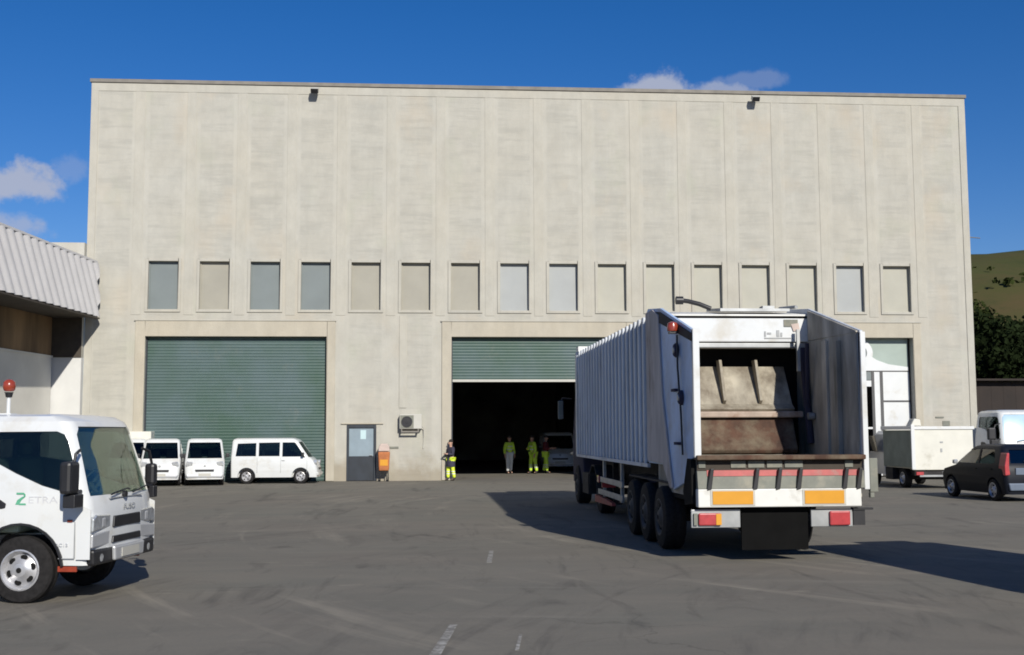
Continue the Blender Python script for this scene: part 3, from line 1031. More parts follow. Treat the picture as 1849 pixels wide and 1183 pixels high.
# packer plate
pk = T().prism([(19.42, 3.02), (19.0, 2.36), (18.86, 2.28), (18.9, 2.24), (19.2, 2.24), (19.48, 3.0)], YZp, 4.06, 6.22).build('packer_plate', 'packer', tr, bevel=.01)
for xx in (5.02, 5.64):
    T().prism([(19.40, 3.12), (19.20, 3.12), (18.92, 2.42), (19.0, 2.36)], YZp, xx, xx+.05).build('rib', 'packer', pk, bevel=.008)
T().box(4.06, 6.33, 18.76, 18.98, 2.13, 2.235).build('ledge', 'ledge', pk, bevel=.02)
T().prism([(18.86, 2.125), (18.80, 1.95), (18.62, 1.60), (18.66, 1.54), (19.1, 1.50), (19.2, 2.125)], YZp, 4.08, 6.18).build('packer_blade', 'rust', tr, bevel=.02)
T().box(4.06, 6.35, 18.64, 18.72, 1.47, 1.52).build('blade_edge', 'packer', tr)
T().tube([(6.33, 18.5, 3.35), (6.40, 18.75, 2.3)], .035).tube([(6.38, 18.9, 3.3), (6.42, 18.7, 1.7)], .06).build('ram', 'navy', tr, smooth=50)
T().lathe([(.03, -.05), (.06, -.05), (.06, .05), (.03, .05)], (6.40, 18.6, 2.15), 14, 'x').build('ram_pin', 'steel', tr)
T().box(6.23, 6.28, 18.7, 18.76, 2.9, 3.6).build('rod', 'steel', tr)
# rear lower panel
T().box(3.97, 6.50, 16.52, 16.72, 1.485, 1.555).build('sill', 'rust', tr, bevel=.015, label='rusty hopper sill')
T().box(4.0, 6.49, 16.66, 16.70, 1.33, 1.484).build('upper_skirt', 'soffit', tr)
b = T()
for xa, xb in ((4.02, 4.12), (4.50, 4.72), (4.76, 5.0), (5.04, 5.27), (5.31, 5.58), (6.22, 6.34)):
    b.box(xa, xb, 16.64, 16.658, 1.37, 1.47)
b.build('skirt_plate', 'greypanel', tr)
T().prism([(16.70, 1.325), (16.62, 1.325), (16.57, 1.07), (16.70, 1.07)], YZp, 3.99, 6.49).build('lower_skirt', 'greypanel', tr)
T().prism([(16.64, 1.335), (16.612, 1.335), (16.595, 1.25), (16.62, 1.25)], YZp, 4.13, 6.46).build('red_stripe', 'red', tr)
T().box(3.98, 6.42, 16.54, 16.70, .80, 1.065).build('rear_beam', 'oldwhite', tr, bevel=.015)
for xa, xb in ((4.19, 4.79), (5.56, 6.15)):
    o = T().box(xa-.03, xb+.03, 16.531, 16.538, .825, 1.055).build('marker_border', 'cream', tr)
    T().box(xa, xb, 16.522, 16.530, .845, 1.035).build('orange_marker', 'orange', o)
for xx in (4.17, 4.85, 5.19, 5.50, 6.19, 6.40):
    T().prism([(xx, 1.36), (xx+.05, 1.36), (xx+.01, 1.06), (xx-.06, 1.04)], XZ, 16.53, 16.60).build('rubber_stop', 'black', tr, bevel=.006)
# light bar
lbar = T().box(3.90, 4.63, 16.66, 16.70, .50, .765).build('lamp_board', 'steel', tr, bevel=.008)
T().box(4.0, 4.34, 16.61, 16.658, .535, .715).build('tail_lamp', 'red_lamp', lbar, bevel=.02)
T().box(4.255, 4.335, 16.600, 16.609, .545, .705).build('indicator', 'orange', lbar)
T().box(3.93, 3.985, 16.62, 16.658, .54, .71).build('side_lamp', 'greypanel', lbar)
lbar2 = T().box(5.69, 5.93, 16.66, 16.70, .50, .755).box(5.93, 6.32, 16.66, 16.70, .50, .755).build('lamp_board', 'steel', tr, bevel=.008)
T().box(5.96, 6.27, 16.61, 16.658, .52, .73).build('tail_lamp', 'red_lamp', lbar2, bevel=.02)
T().box(6.325, 6.50, 16.64, 16.72, .52, .74).box(6.32, 6.62, 16.62, 16.74, .742, .775).build('lamp_guard', 'black', tr)
T().box(4.0, 6.3, 16.75, 16.86, .58, .70).box(4.7, 4.8, 16.75, 17.2, .70, 1.0).box(5.7, 5.8, 16.75, 17.2, .70, 1.0).build('underrun_bar', 'chassis', tr)
T().box(4.66, 5.66, 16.715, 16.74, .17, .795).build('mud_flap', 'black_rubber', tr, label='wide black mud flap hanging below the rear beam')
T().box(4.62, 4.78, 17.0, 29.2, .95, 1.36).box(5.72, 5.88, 17.0, 29.2, .95, 1.36).box(4.781, 5.719, 19.5, 19.7, .98, 1.3).box(4.781, 5.719, 24, 24.2, .98, 1.3).box(4.781, 5.719, 28, 28.2, .98, 1.3)\
    .box(4.1, 6.4, 17.0, 29.0, 1.30, 1.362).build('chassis_frame', 'chassis', tr)


def t_wheel(root, x, y, sgn, r=.51, w=.36):
    t = wheel(root, 0, 0, r, w, sgn, holes=8, rim='dull_rim')
    t.rotation_euler.z = R(90)*-1
    t.location = (x-root.location.x, y-root.location.y, r)
    return t


for yy in (18.72, 20.02, 21.32):
    T().tube([(4.1, yy, .51), (6.1, yy, .51)], .07).build('axle', 'chassis', tr)
    t_wheel(tr, 4.03, yy, -1)
    t_wheel(tr, 6.10, yy, 1)
T().box(3.95, 4.35, 18.1, 22.0, 1.06, 1.09).box(5.85, 6.25, 18.1, 22.0, 1.06, 1.09).build('mudguard', 'chassis', tr)
# landing legs, side guard
for xx in (4.35, 6.05):
    T().box(xx-.06, xx+.06, 25.9, 26.02, .30, 1.3).box(xx-.13, xx+.13, 25.84, 26.08, .27, .30).build('landing_leg', 'chassis', tr)
sg = T().box(3.98, 4.03, 23.0, 26.2, .78, .90).box(3.98, 4.03, 23.0, 26.2, .50, .62).box(4.031, 4.10, 23.4, 23.5, .45, 1.3).box(4.031, 4.10, 25.7, 25.8, .45, 1.3).build('side_guard', 'steel', tr, bevel=.01)
T().box(3.95, 3.979, 25.9, 26.15, .77, .92).build('side_lamp', 'red_lamp', sg)
T().prism([(26.6, .30), (24.2, .34), (24.2, .40), (25.0, .44), (26.6, .46)], YZp, 3.97, 4.05).build('red_bar', 'red', sg)
T().box(6.47, 6.52, 23.0, 26.2, .78, .90).box(6.47, 6.52, 23.0, 26.2, .50, .62).build('side_guard', 'steel', tr)

# tractor unit in front of it
TT = (5.25, 30, 0)
tu = empty('tractor_unit', TT)
tag(tu, 'tractor unit almost hidden in front of the refuse trailer, its mirror showing', 'truck')
tu_rows = [(.55, -1.1, 1.1, 1.06, .12, .05, .03), (1.3, -1.1, 1.12, 1.08, .14, .05, .04), (1.6, -1.1, 1.10, 1.08, .14, .05, .04), (2.9, -1.1, .85, 1.04, .14, .05, .04), (3.25, -1.05, .55, .95, .14, .1, .04)]
o = loft(tu_rows).build('cab', 'navy', tu, smooth=30)
o.rotation_euler.z = R(90)
o.location = (0, 1.1, 0)
o = MB().prism([(-1.05, 1.75), (1.05, 1.75), (.98, 2.75), (-.98, 2.75)], XZ, 0, .02).build('windscreen', 'glass_dark', tu)
o.rotation_euler.x = R(11)
o.location = (0, 2.52, .02)
MB(TT).box(4.75, 4.88, 25.7, 32.0, .72, .93).box(5.62, 5.75, 25.7, 32.0, .72, .93).box(4.0, 4.6, 27.9, 28.9, .4, .9).box(5.9, 6.5, 27.9, 28.9, .4, .9).lathe([(.5, 0), (.5, .05)], (5.25, 27.0, .95), 20, 'z').build('chassis_frame', 'chassis', tu)
MB(TT).tube([(4.2, 27, .51), (6.3, 27, .51)], .08).tube([(4.2, 30.9, .51), (6.3, 30.9, .51)], .06).build('axle', 'chassis', tu)
for yy in (27.0, 30.9):
    t_wheel(tu, 4.30, yy, -1)
    t_wheel(tu, 6.2, yy, 1)
MB(TT).prism([(27.62, .55), (27.5, .95), (27.2, 1.13), (26.8, 1.13), (26.5, .95), (26.38, .55), (26.41, .55), (26.53, .93), (26.82, 1.10), (27.18, 1.10), (27.47, .93), (27.59, .55)], YZp, 3.98, 4.40).build('mudguard', 'chassis', tu)
MB(TT).box(3.99, 4.3, 25.68, 25.72, .66, .80).build('tail_lamp', 'red_lamp', tu)
for s in (-1, 1):
    o = MB(TT).box(5.25+s*1.55-.07, 5.25+s*1.55+.07, 30.9, 31.0, 2.25, 2.75).build('mirror', 'greypanel' if s < 0 else 'black', tu, bevel=.02)
    MB(TT).tube([(5.25+s*1.23, 31.1, 2.8), (5.25+s*1.5, 31.0, 2.82), (5.25+s*1.52, 30.98, 2.76)], .02).build('arm', 'black', o)

# ================================================================== SMALL TRUCKS (cab over engine)
def cab_truck(loc, rz, label, marks=True, S=1.0, beacon=True, front='glass_clear'):
    r = empty('small_truck', loc, rz)
    tag(r, label, 'truck')
    rows = [(.43, -1.75, -.02, .87, .10, .04, .04), (.62, -1.75, .0, .885, .12, .04, .05), (.95, -1.75, .0, .90, .13, .05, .06), (1.14, -1.75, -.015, .90, .13, .05, .06),
            (1.24, -1.75, -.05, .895, .13, .05, .06), (1.60, -1.74, -.155, .855, .13, .06, .06), (1.96, -1.72, -.27, .81, .13, .07, .06), (2.05, -1.71, -.32, .79, .13, .08, .06),
            (2.11, -1.66, -.42, .73, .14, .10, .06), (2.135, -1.5, -.6, .60, .14, .12, .05)]
    cav = [(.75, -1.68, -.10, .83, .1, .05, .06), (1.14, -1.68, -.10, .85, .1, .05, .06), (1.24, -1.68, -.12, .84, .1, .05, .06), (1.96, -1.65, -.33, .76, .1, .06, .06), (2.06, -1.62, -.42, .70, .1, .06, .06)]
    sw = [[(-1.55, 1.62), (-1.55, 1.88), (-1.50, 1.93), (-.50, 1.935), (-.41, 1.90), (-.36, 1.82), (-.225, 1.42), (-.21, 1.26), (-.36, 1.25), (-.62, 1.32), (-.95, 1.46), (-1.15, 1.56)]]
    wsn = [([(-.80, 1.20), (.80, 1.20), (.80, 1.28), (.73, 1.90), (.66, 1.99), (-.66, 1.99), (-.73, 1.90), (-.80, 1.28)], -.42, .3)]
    rwn = [([(-.5, 1.35), (.5, 1.35), (.5, 1.85), (-.5, 1.85)], -1.9, -1.6)]
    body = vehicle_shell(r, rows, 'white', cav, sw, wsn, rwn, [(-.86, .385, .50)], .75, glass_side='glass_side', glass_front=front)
    B = MB
    # dark rubber surround of the windscreen
    # interior
    B().box(-1.45, -.95, -.75, .75, .78, .98).box(-1.60, -1.42, -.72, -.12, .98, 1.62).box(-1.60, -1.42, .12, .72, .98, 1.62).box(-1.58, -1.46, -.5, -.3, 1.64, 1.82).box(-1.58, -1.46, .3, .5, 1.64, 1.82).build('seats', 'seat', r, bevel=.04)
    B().box(-.55, -.14, -.80, .80, .80, 1.19).build('dashboard', 'seat', r, bevel=.05)
    sweel = B()
    ring = [(-.66+.19*math.sin(t)*.5, .38+.20*math.cos(t), 1.30+.19*math.sin(t)*.85) for t in [2*PI*k/20 for k in range(21)]]
    sweel.tube(ring, .014, 6).tube([(-.66, .38, 1.30), (-.5, .38, 1.1)], .03).tube([(-.66, .18, 1.30), (-.66, .58, 1.30)], .012)
    sweel.build('steering_wheel', 'cream', r)
    # front face
    B().prism([(-.36, .95), (.36, .95), (.38, .82), (-.38, .82)], YZ, -.055, .012).build('grille', 'black', r, bevel=.01)
    B().prism([(-.38, .72), (.38, .72), (.40, .64), (-.40, .64)], YZ, -.055, .012).build('lower_grille', 'black', r, bevel=.01)
    if marks:
        text_mesh('FUSO', .09, 'dark_print', r, (.006, .05, 1.04), (R(90), 0, R(90)), 'front_lettering', sx=1.5)
    B().box(-.03, -.005, -.45, .45, 1.155, 1.165).build('panel_gap', 'dark_print', r)
    B().tube([(.0, -.45, 1.20), (-.03, .05, 1.25), (-.02, .1, 1.24)], .010).tube([(.0, .15, 1.20), (-.03, .62, 1.26)], .010).lathe([(.04, -.02), (.04, .02)], (.01, -.1, 1.19), 10, 'x').build('wiper', 'black', r)
    for s in (-1, 1):
        hl = B().prism([(s*.42, .975), (s*.78, .99), (s*.86, .95), (s*.87, .80), (s*.42, .83)], YZ, -.20, -.012).build('headlight', 'clear_lens', r, bevel=.015)
        B().box(-.08, -.006, min(s*.55, s*.65), max(s*.55, s*.65), .83, .95).box(-.10, -.02, min(s*.69, s*.79), max(s*.69, s*.79), .83, .95).build('lamp_bowl', 'silver', hl, bevel=.02)
        B().prism([(s*.42, .80), (s*.87, .77), (s*.875, .62), (s*.44, .63)], YZ, -.20, -.014).build('lower_lamp_panel', 'silver', r, bevel=.015)
        B().lathe([(.05, .0), (.045, .02), (.02, .025)], (-.02, s*.66, .50), 16, 'x').build('fog_lamp', 'clear_lens', r, smooth=40)
        # mirrors
        mw = .12 if s < 0 else .07
        mr = B().box(-.24, -.10, s*(1.03+mw)-mw, s*(1.03+mw)+mw, 1.24, 1.60 if s < 0 else 1.52).build('mirror', 'black', r, bevel=.04)
        B().tube([(-.17, s*.88, 1.26), (-.15, s*1.0, 1.23), (-.15, s*1.10, 1.26)], .028).box(-.22, -.08, s*(.97+mw)-mw*.9, s*(.97+mw)+mw*.9, 1.09, 1.235).build('lower_mirror', 'black', mr, bevel=.01)
        B().tube([(-.2, s*.86, 1.72), (-.17, s*1.02, 1.68), (-.16, s*1.10, 1.50)], .018).build('mirror_arm', 'black', mr)
        B().prism([(-.19, 1.12), (-.03, 1.05), (-.03, .50), (-.19, .50)], XZ, s*.895, s*.905).build('corner_panel', 'white', r)
        # doors
        y0, y1 = (s*.893, s*.8985)
        dg = B()
        for q in ([(-1.60, .52), (-1.612, .52), (-1.612, 1.20), (-1.60, 1.20)], [(-.208, .52), (-.222, .52), (-.222, 1.22), (-.208, 1.22)], [(-.40, .505), (-.215, .505), (-.215, .515), (-.40, .515)], [(-1.58, 1.105), (-.23, 1.04), (-.23, 1.048), (-1.58, 1.113)]):
            dg.prism(q, XZ, min(y0, y1)+.0, max(y0, y1)+.003)
        dg.build('door_seam', 'dark_print', r)
        dh = B().prism([(-1.34, 1.06), (-1.34, 1.15), (-1.28, 1.175), (-1.10, 1.165), (-1.03, 1.12), (-1.04, 1.07), (-1.08, 1.06)], XZ, s*.885, s*.906).build('door_handle', 'black', r, bevel=.006)
        B().box(-.30, -.24, min(s*.90, s*.915), max(s*.90, s*.915), .915, .945).build('side_repeater', 'orange_red', r, bevel=.005)
        if marks:
            lg = B()
            yy = (s*.8985, s*.9045)
            for q in ([(-0.910, 1.225), (-0.910, 1.245), (-0.825, 1.245), (-0.805, 1.225)], [(-0.825, 1.18), (-0.805, 1.2), (-0.805, 1.224), (-0.825, 1.224)], [(-0.900, 1.16), (-0.850, 1.16), (-0.805, 1.20), (-0.840, 1.20)], [(-0.920, 1.11), (-0.900, 1.158), (-0.850, 1.158), (-0.880, 1.11)], [(-0.879, 1.105), (-0.870, 1.125), (-0.800, 1.125), (-0.795, 1.105)]):
                lg.prism(q, XZ, min(yy), max(yy))
            lg.build('door_emblem', 'logo_green', r)
            text_mesh('ETRA', .11, 'grey_print', r, (-.60, s*.9005, 1.160), (R(90), 0, 0 if s < 0 else PI), 'door_lettering', sx=1.35)
            text_mesh('3C13', .05, 'grey_print', r, (-.36, s*.9005, .66), (R(90), 0, 0 if s < 0 else PI), 'model_lettering', sx=1.3)
    B().prism([(-.84, .42), (.84, .42), (.86, .60), (-.86, .60)], YZ, -.17, .0).build('bumper', 'black', r, bevel=.03)
    B().prism([(-.40, .44), (.40, .44), (.42, .605), (-.42, .605)], YZ, .002, .05).build('bumper_centre', 'silver', r, bevel=.02)
    B().box(.052, .060, -.24, .24, .47, .57).build('number_plate', 'cream', r)
    for s in (-1, 1):
        B().box(-.42, -.20, s*.85-.01, s*.85+.01, .36, .42).build('side_reflector', 'orange_red', r)
    # arch trims
    for s in (-1, 1):
        pts = [(-.86+.52*math.cos(R(t)), .385+.52*math.sin(R(t))) for t in range(5, 180, 12)]
        pin = [(-.86+.495*math.cos(R(t)), .385+.495*math.sin(R(t))) for t in range(5, 180, 12)][::-1]
        B().prism(pts+pin, XZ, min(s*.88, s*.912), max(s*.88, s*.912)).build('arch_trim', 'black', r)
        wheel(r, -.86, s*.76, .375, .22, s, holes=6, rimr=.60)
        wheel(r, -3.9, s*.70, .375, .24, s, holes=6, rimr=.60)
    B().box(-5.0, -.4, -.40, -.30, .55, .72).box(-5.0, -.4, .30, .40, .55, .72).tube([(-.86, -.7, .385), (-.86, .7, .385)], .05).tube([(-3.9, -.7, .385), (-3.9, .7, .385)], .06).box(-2.9, -2.2, -.8, -.45, .42, .72)\
        .box(-1.7, -.45, -.55, .55, .45, .74).build('chassis', 'chassis', r)
    # tipper tub
    tub = [(-1.95, .80), (-1.95, 1.60), (-4.95, 1.60), (-5.1, 1.35), (-5.1, .80)]
    tb = B().prism(tub, XZ, -.90, -.86).prism(tub, XZ, .86, .90).box(-2.0, -1.95, -.86, .86, .80, 1.60).box(-5.1, -5.05, -.86, .86, .80, 1.35).box(-5.05, -1.951, -.86, .86, .80, .85).build('tub', 'white', r, bevel=.01)
    if beacon:
        B().tube([(-1.29, -.45, 2.12), (-1.29, -.45, 2.36)], .022).box(-1.36, -1.22, -.52, -.38, 2.11, 2.15).build('beacon_stalk', 'white', r)
        bc = B().lathe([(.035, -.05), (.045, .0), (.055, .01)], (-1.29, -.45, 2.39), 14, 'z').build('beacon_base', 'black', r)
        B().lathe([(.05, .02), (.066, .04), (.074, .085), (.066, .13), (.04, .155), (.01, .163)], (-1.29, -.45, 2.39), 18, 'z').build('beacon_lens', 'orange_red', bc, smooth=50)
    r.scale = (S, S, S)
    return r


cab_truck((-3.55, 14.22, 0), R(-9.5), 'white small truck with an orange beacon, cut off by the left edge of the photo')

f2 = cab_truck((22.45, 41.0, 0), R(-90), 'white cab truck with pale blue sky reflection painted on its windscreen behind the black car at far right', marks=False, S=1.25, beacon=False, front='sky_painted_screen')

# ================================================================== KEI VANS AND PICKUPS
def kei(kind, loc, rz, label, box_h=1.95):
    r = empty('small_van' if kind == 'van' else 'small_pickup', loc, rz)
    tag(r, label, 'van' if kind == 'van' else 'pickup', 'small white vehicles in front of the closed roller door')
    xe = -3.30 if kind == 'van' else -1.45
    rows = [(.24, xe, -.02, .66, .10, .06, .03), (.50, xe, .0, .70, .14, .07, .05), (.78, xe, -.05, .71, .15, .07, .06), (.93, xe, -.22, .71, .15, .07, .06), (1.0, xe, -.32, .70, .14, .07, .05),
            (1.60, xe+.03, -.74, .63, .12, .10, .05), (1.68, xe+.06, -.84, .60, .12, .12, .05), (1.73, xe+.16, -1.0, .50, .12, .12, .04)]
    cav = [(.6, xe+.08, -.20, .64, .1, .07, .05), (.93, xe+.08, -.34, .65, .1, .07, .05), (1.0, xe+.08, -.40, .645, .1, .07, .05), (1.60, xe+.1, -.82, .58, .1, .08, .05), (1.67, xe+.15, -.92, .53, .1, .1, .05)]
    sw = [[(-.50, 1.02), (-.86, 1.53), (-.92, 1.56), (-1.36, 1.56), (-1.36, 1.02)]]
    if kind == 'van':
        sw.append([(-1.46, 1.04), (-1.46, 1.56), (-2.25, 1.55), (-2.25, 1.04)])
        sw.append([(-2.35, 1.04), (-2.35, 1.54), (-3.05, 1.52), (-3.12, 1.04)])
    wsn = [([(-.62, 1.0), (.62, 1.0), (.55, 1.58), (-.55, 1.58)], -.95, .2)]
    rwn = [([(-.5, 1.05), (.5, 1.05), (.46, 1.52), (-.46, 1.52)], xe-.3, xe+.25)]
    arches = [(-.66, .28, .335)] if kind != 'van' else [(-.66, .28, .335), (-2.7, .28, .335)]
    vehicle_shell(r, rows, 'white', cav, sw, wsn, rwn, arches, .6, glass_side='glass_side', glass_front='glass_side')
    B = MB
    B().box(-1.30, -.95, -.55, .55, .62, .80).box(-1.36, -1.24, -.52, -.1, .8, 1.35).box(-1.36, -1.24, .1, .52, .8, 1.35).box(-.75, -.42, -.6, .6, .65, 1.0).build('seats', 'black', r, bevel=.03)
    for s in (-1, 1):
        hl = B().prism([(s*.42, .86), (s*.63, .90), (s*.67, .80), (s*.66, .72), (s*.44, .74)], YZ, -.19, -.055).build('headlight', 'clear_lens', r, bevel=.02)
        mr = B().box(-.62, -.52, s*.82-.07, s*.82+.07, 1.03, 1.18).build('mirror', 'black', r, bevel=.025)
        B().tube([(-.5, s*.69, 1.0), (-.55, s*.8, 1.05)], .018).build('mirror_arm', 'black', mr)
        sm = B()
        for xx in ([-1.40] if kind != 'van' else [-1.41, -2.30, -.42]):
            sm.box(xx-.006, xx+.006, min(s*.700, s*.714), max(s*.700, s*.714), .42, .98)
        sm.box(-1.38, -1.26, min(s*.705, s*.728), max(s*.705, s*.728), .86, .89)
        sm.build('door_seam', 'dark_print', r)
        wheel(r, -.66, s*.62, .275, .16, s, holes=5, rimr=.62)
        wheel(r, -2.7, s*.62, .275, .16, s, holes=5, rimr=.62)
    B().prism([(-.34, .60), (.34, .60), (.32, .52), (-.32, .52)], YZ, -.05, .006).build('grille', 'black', r)
    B().prism([(-.62, .30), (.62, .30), (.66, .42), (-.66, .42)], YZ, -.12, .015).build('bumper', 'silver' if kind != 'van' else 'white', r, bevel=.03)
    B().box(.016, .024, -.22, .22, .36, .46).build('number_plate', 'cream', r)
    B().lathe([(.05, 0), (.045, .012), (.02, .015)], (-.045, 0, .72), 14, 'x').build('front_badge', 'dark_print', r)
    B().box(-3.2, -.4, -.35, -.27, .30, .40).box(-3.2, -.4, .27, .35, .30, .40).tube([(-.66, -.6, .28), (-.66, .6, .28)], .03).tube([(-2.7, -.6, .28), (-2.7, .6, .28)], .035).build('chassis', 'chassis', r)
    if kind == 'pickup':
        B().box(-3.3, -1.52, -.70, -.67, .60, 1.02).box(-3.3, -1.52, .67, .70, .60, 1.02).box(-3.3, -3.27, -.669, .669, .60, 1.02).box(-3.26, -1.52, -.669, .669, .60, .64).box(-1.55, -1.52, -.669, .669, .641, 1.35).build('bed', 'white', r, bevel=.008)
    if kind == 'box':
        B().box(-3.3, -1.5, -.72, .72, .60, box_h).build('box_body', 'grey_box', r, bevel=.02)
    if kind != 'van':
        for s in (-1, 1):
            B().box(-3.33, -3.301, min(s*.50, s*.65), max(s*.50, s*.65), .45, .55).build('tail_lamp', 'red_lamp', r)
    return r


kei('van', (-3.98, 45.0, 0), R(-2), 'white small van parked sideways at the right end of the closed roller door')
kei('box', (-11.08, 43.9, 0), R(-84), 'white small pickup with a tall pale box, behind the front truck at the left', 2.0)
kei('pickup', (-9.56, 42.7, 0), R(-83), 'white small pickup facing the yard, between the boxed pickup and its plain twin')
kei('pickup', (-7.98, 42.9, 0), R(-79), 'white small pickup facing the yard, immediately left of the sideways parked van')

# vehicle inside the hall
iv = kei('van', (6.6, 55.5, 0), R(-92), 'white van standing in the dark hall behind the workers')
iv['group'] = 'vehicles inside the hall'
iv.scale = (1.15, 1.15, 1.1)

# ================================================================== BLACK HATCHBACK
hb = empty('parked_car', (16.05, 33.2, 0), R(92))
tag(hb, 'black hatchback car with tall red tail lamps parked at the right edge', 'car')
rows = [(.20, -3.62, -.05, .74, .15, .12, .06), (.45, -3.66, .0, .79, .2, .14, .08), (.68, -3.66, -.03, .81, .2, .14, .08), (.80, -3.64, -.14, .81, .2, .14, .08), (.93, -3.62, -.85, .80, .16, .13, .06),
        (1.0, -3.58, -.98, .785, .14, .13, .06), (1.38, -3.36, -1.60, .68, .12, .13, .06), (1.47, -3.26, -1.78, .62, .12, .14, .06), (1.52, -3.1, -2.0, .50, .12, .14, .05)]
cav = [(.4, -3.5, -1.0, .72, .1, .1, .05), (.93, -3.5, -1.0, .73, .1, .1, .05), (1.0, -3.46, -1.1, .72, .1, .1, .05), (1.38, -3.27, -1.68, .62, .1, .1, .05), (1.45, -3.2, -1.85, .56, .1, .1, .05)]
sw = [[(-1.12, 1.0), (-1.62, 1.36), (-2.22, 1.40), (-2.22, 1.0)], [(-2.30, 1.0), (-2.30, 1.40), (-2.98, 1.38), (-3.12, 1.05), (-3.0, 1.0)]]
vehicle_shell(hb, rows, 'car_black', cav, sw, [([(-.62, 1.0), (.62, 1.0), (.54, 1.38), (-.54, 1.38)], -1.9, -.8)], [([(-.58, 1.02), (.58, 1.02), (.50, 1.38), (-.50, 1.38)], -3.9, -3.2)],
              [(-.72, .29, .35), (-3.02, .29, .35)], .4, glass_side='glass', glass_front='glass')
MB().box(-2.1, -1.6, -.62, .62, .42, .60).box(-2.3, -2.15, -.60, -.1, .6, 1.15).box(-2.3, -2.15, .1, .6, .6, 1.15).box(-3.1, -2.9, -.62, .62, .5, 1.05).build('seats', 'black', hb, bevel=.04)
for s in (-1, 1):
    wheel(hb, -.72, s*.72, .295, .18, s, holes=5, rimr=.66)
    wheel(hb, -3.02, s*.72, .295, .18, s, holes=5, rimr=.66)
    tl = MB().prism([(s*.66, .72), (s*.80, .70), (s*.805, .95), (s*.73, 1.30), (s*.66, 1.30), (s*.68, .95)], YZ, -3.675, -3.35)
    tl.build('tail_lamp', 'red_lamp', hb, bevel=.02)
    MB().box(-.06, .005, min(s*.45, s*.70), max(s*.45, s*.70), .58, .70).build('headlight', 'clear_lens', hb, bevel=.02)
    mr = MB().box(-1.30, -1.16, min(s*.86, s*.98), max(s*.86, s*.98), .96, 1.08).build('mirror', 'clear_lens' if s > 0 else 'car_black', hb, bevel=.03)
    MB().box(-2.20, -2.06, min(s*.80, s*.83), max(s*.80, s*.83), .84, .87).box(-3.0, -2.86, min(s*.80, s*.83), max(s*.80, s*.83), .84, .87).build('door_handle', 'car_black', hb)
MB().prism([(-.68, .30), (.68, .30), (.72, .50), (-.72, .50)], YZ, -3.70, -3.5).build('rear_bumper', 'car_reflection', hb, bevel=.03)
MB().box(-3.715, -3.70, -.26, .26, .52, .63).build('number_plate', 'cream', hb)
MB().prism([(-.5, .72), (.5, .72), (.5, .90), (-.5, .90)], YZ, -3.675, -3.60).build('tailgate_trim', 'car_reflection', hb, bevel=.01)
MB().tube([(-3.55, .2, 1.08), (-3.5, -.25, 1.12)], .012).build('rear_wiper', 'black', hb)

# ================================================================== SMALL WASTE TRUCK AT THE RIGHT
st = empty('waste_truck', (16.95, 36.5, 0))
tag(st, 'small waste truck with a dirty white square tub standing left of the black car', 'truck')
SO = (16.95, 36.5, 0)
S_ = lambda: MB(SO)
S_().box(15.92, 17.98, 36.5, 36.6, .62, 2.02).box(17.9, 17.98, 36.601, 38.9, .70, 2.0).box(15.98, 17.9, 38.8, 38.9, .7, 2.0).box(15.98, 17.9, 36.601, 38.8, .66, .72).build('tub', 'grey_box', st, bevel=.02)
S_().box(15.92, 15.975, 36.601, 38.9, .70, 1.92).build('tub_side', 'tub_shade', st, bevel=.01, label='left side of the tub with its shade painted grey green')
S_().box(15.86, 18.02, 36.46, 36.499, 1.94, 2.04).box(15.86, 15.919, 36.501, 38.95, 1.94, 2.06).box(17.985, 18.04, 36.501, 38.95, 1.94, 2.04).box(15.85, 15.97, 36.40, 36.458, .64, 2.1).build('tub_rim', 'white', st, bevel=.01)
S_().prism([(15.88, 2.05), (16.25, 2.05), (16.22, 2.26), (16.02, 2.30)], XZ, 36.5, 36.9).build('tipping_hook', 'grey_box', st, bevel=.03)
S_().box(16.85, 16.95, 36.485, 36.4985, 1.50, 1.55).box(16.86, 16.92, 36.485, 36.4985, 1.20, 1.32).build('latch', 'dark_print', st)
S_().box(16.2, 16.3, 36.6, 41.0, .42, .60).box(17.5, 17.6, 36.6, 41.0, .42, .60).box(16.0, 17.9, 36.55, 36.62, .44, .58).tube([(16.1, 37.6, .33), (17.8, 37.6, .33)], .06).box(15.98, 16.5, 38.3, 38.9, .25, .66).build('chassis_frame', 'chassis', st)
S_().box(16.15, 17.75, 36.52, 36.549, .40, .46).build('underrun_bar', 'steel', st)
for yy in (37.6, 40.2):
    for xx, s in ((16.13, -1), (17.77, 1)):
        t = wheel(st, 0, 0, .33, .22, s, holes=5)
        t.rotation_euler.z = R(-90)
        t.location = (xx-SO[0], yy-SO[1], .33)
crow = [(.40, -1.5, 0.0, .90, .1, .05, .05), (1.05, -1.5, .0, .92, .12, .05, .05), (1.2, -1.5, -.06, .91, .12, .05, .05), (1.78, -1.48, -.32, .82, .12, .08, .05), (1.90, -1.4, -.45, .72, .12, .1, .05)]
o = loft(crow).build('cab', 'silver', st, smooth=30)
o.rotation_euler.z = R(90)
o.location = (0, 40.6-SO[1], 0)
for s in (-1, 1):
    q = MB().prism([(-1.35, 1.15), (-1.35, 1.7), (-.45, 1.7), (-.25, 1.15)], XZ, 0, .012).build('side_window', 'glass_dark', st)
    q.rotation_euler = (R(-8 if s > 0 else 8), 0, R(90))
    q.location = (-s*.935*1.0, 40.6-SO[1], .05)
    MB().box(-s*1.08-.07, -s*1.08+.07, 4.0, 4.06, 1.3, 1.6).build('mirror', 'black', st, bevel=.02)
    S_().box(16.95+s*.8-.12, 16.95+s*.8+.12, 36.50, 36.548, .46, .56).build('tail_lamp', 'red_lamp', st)

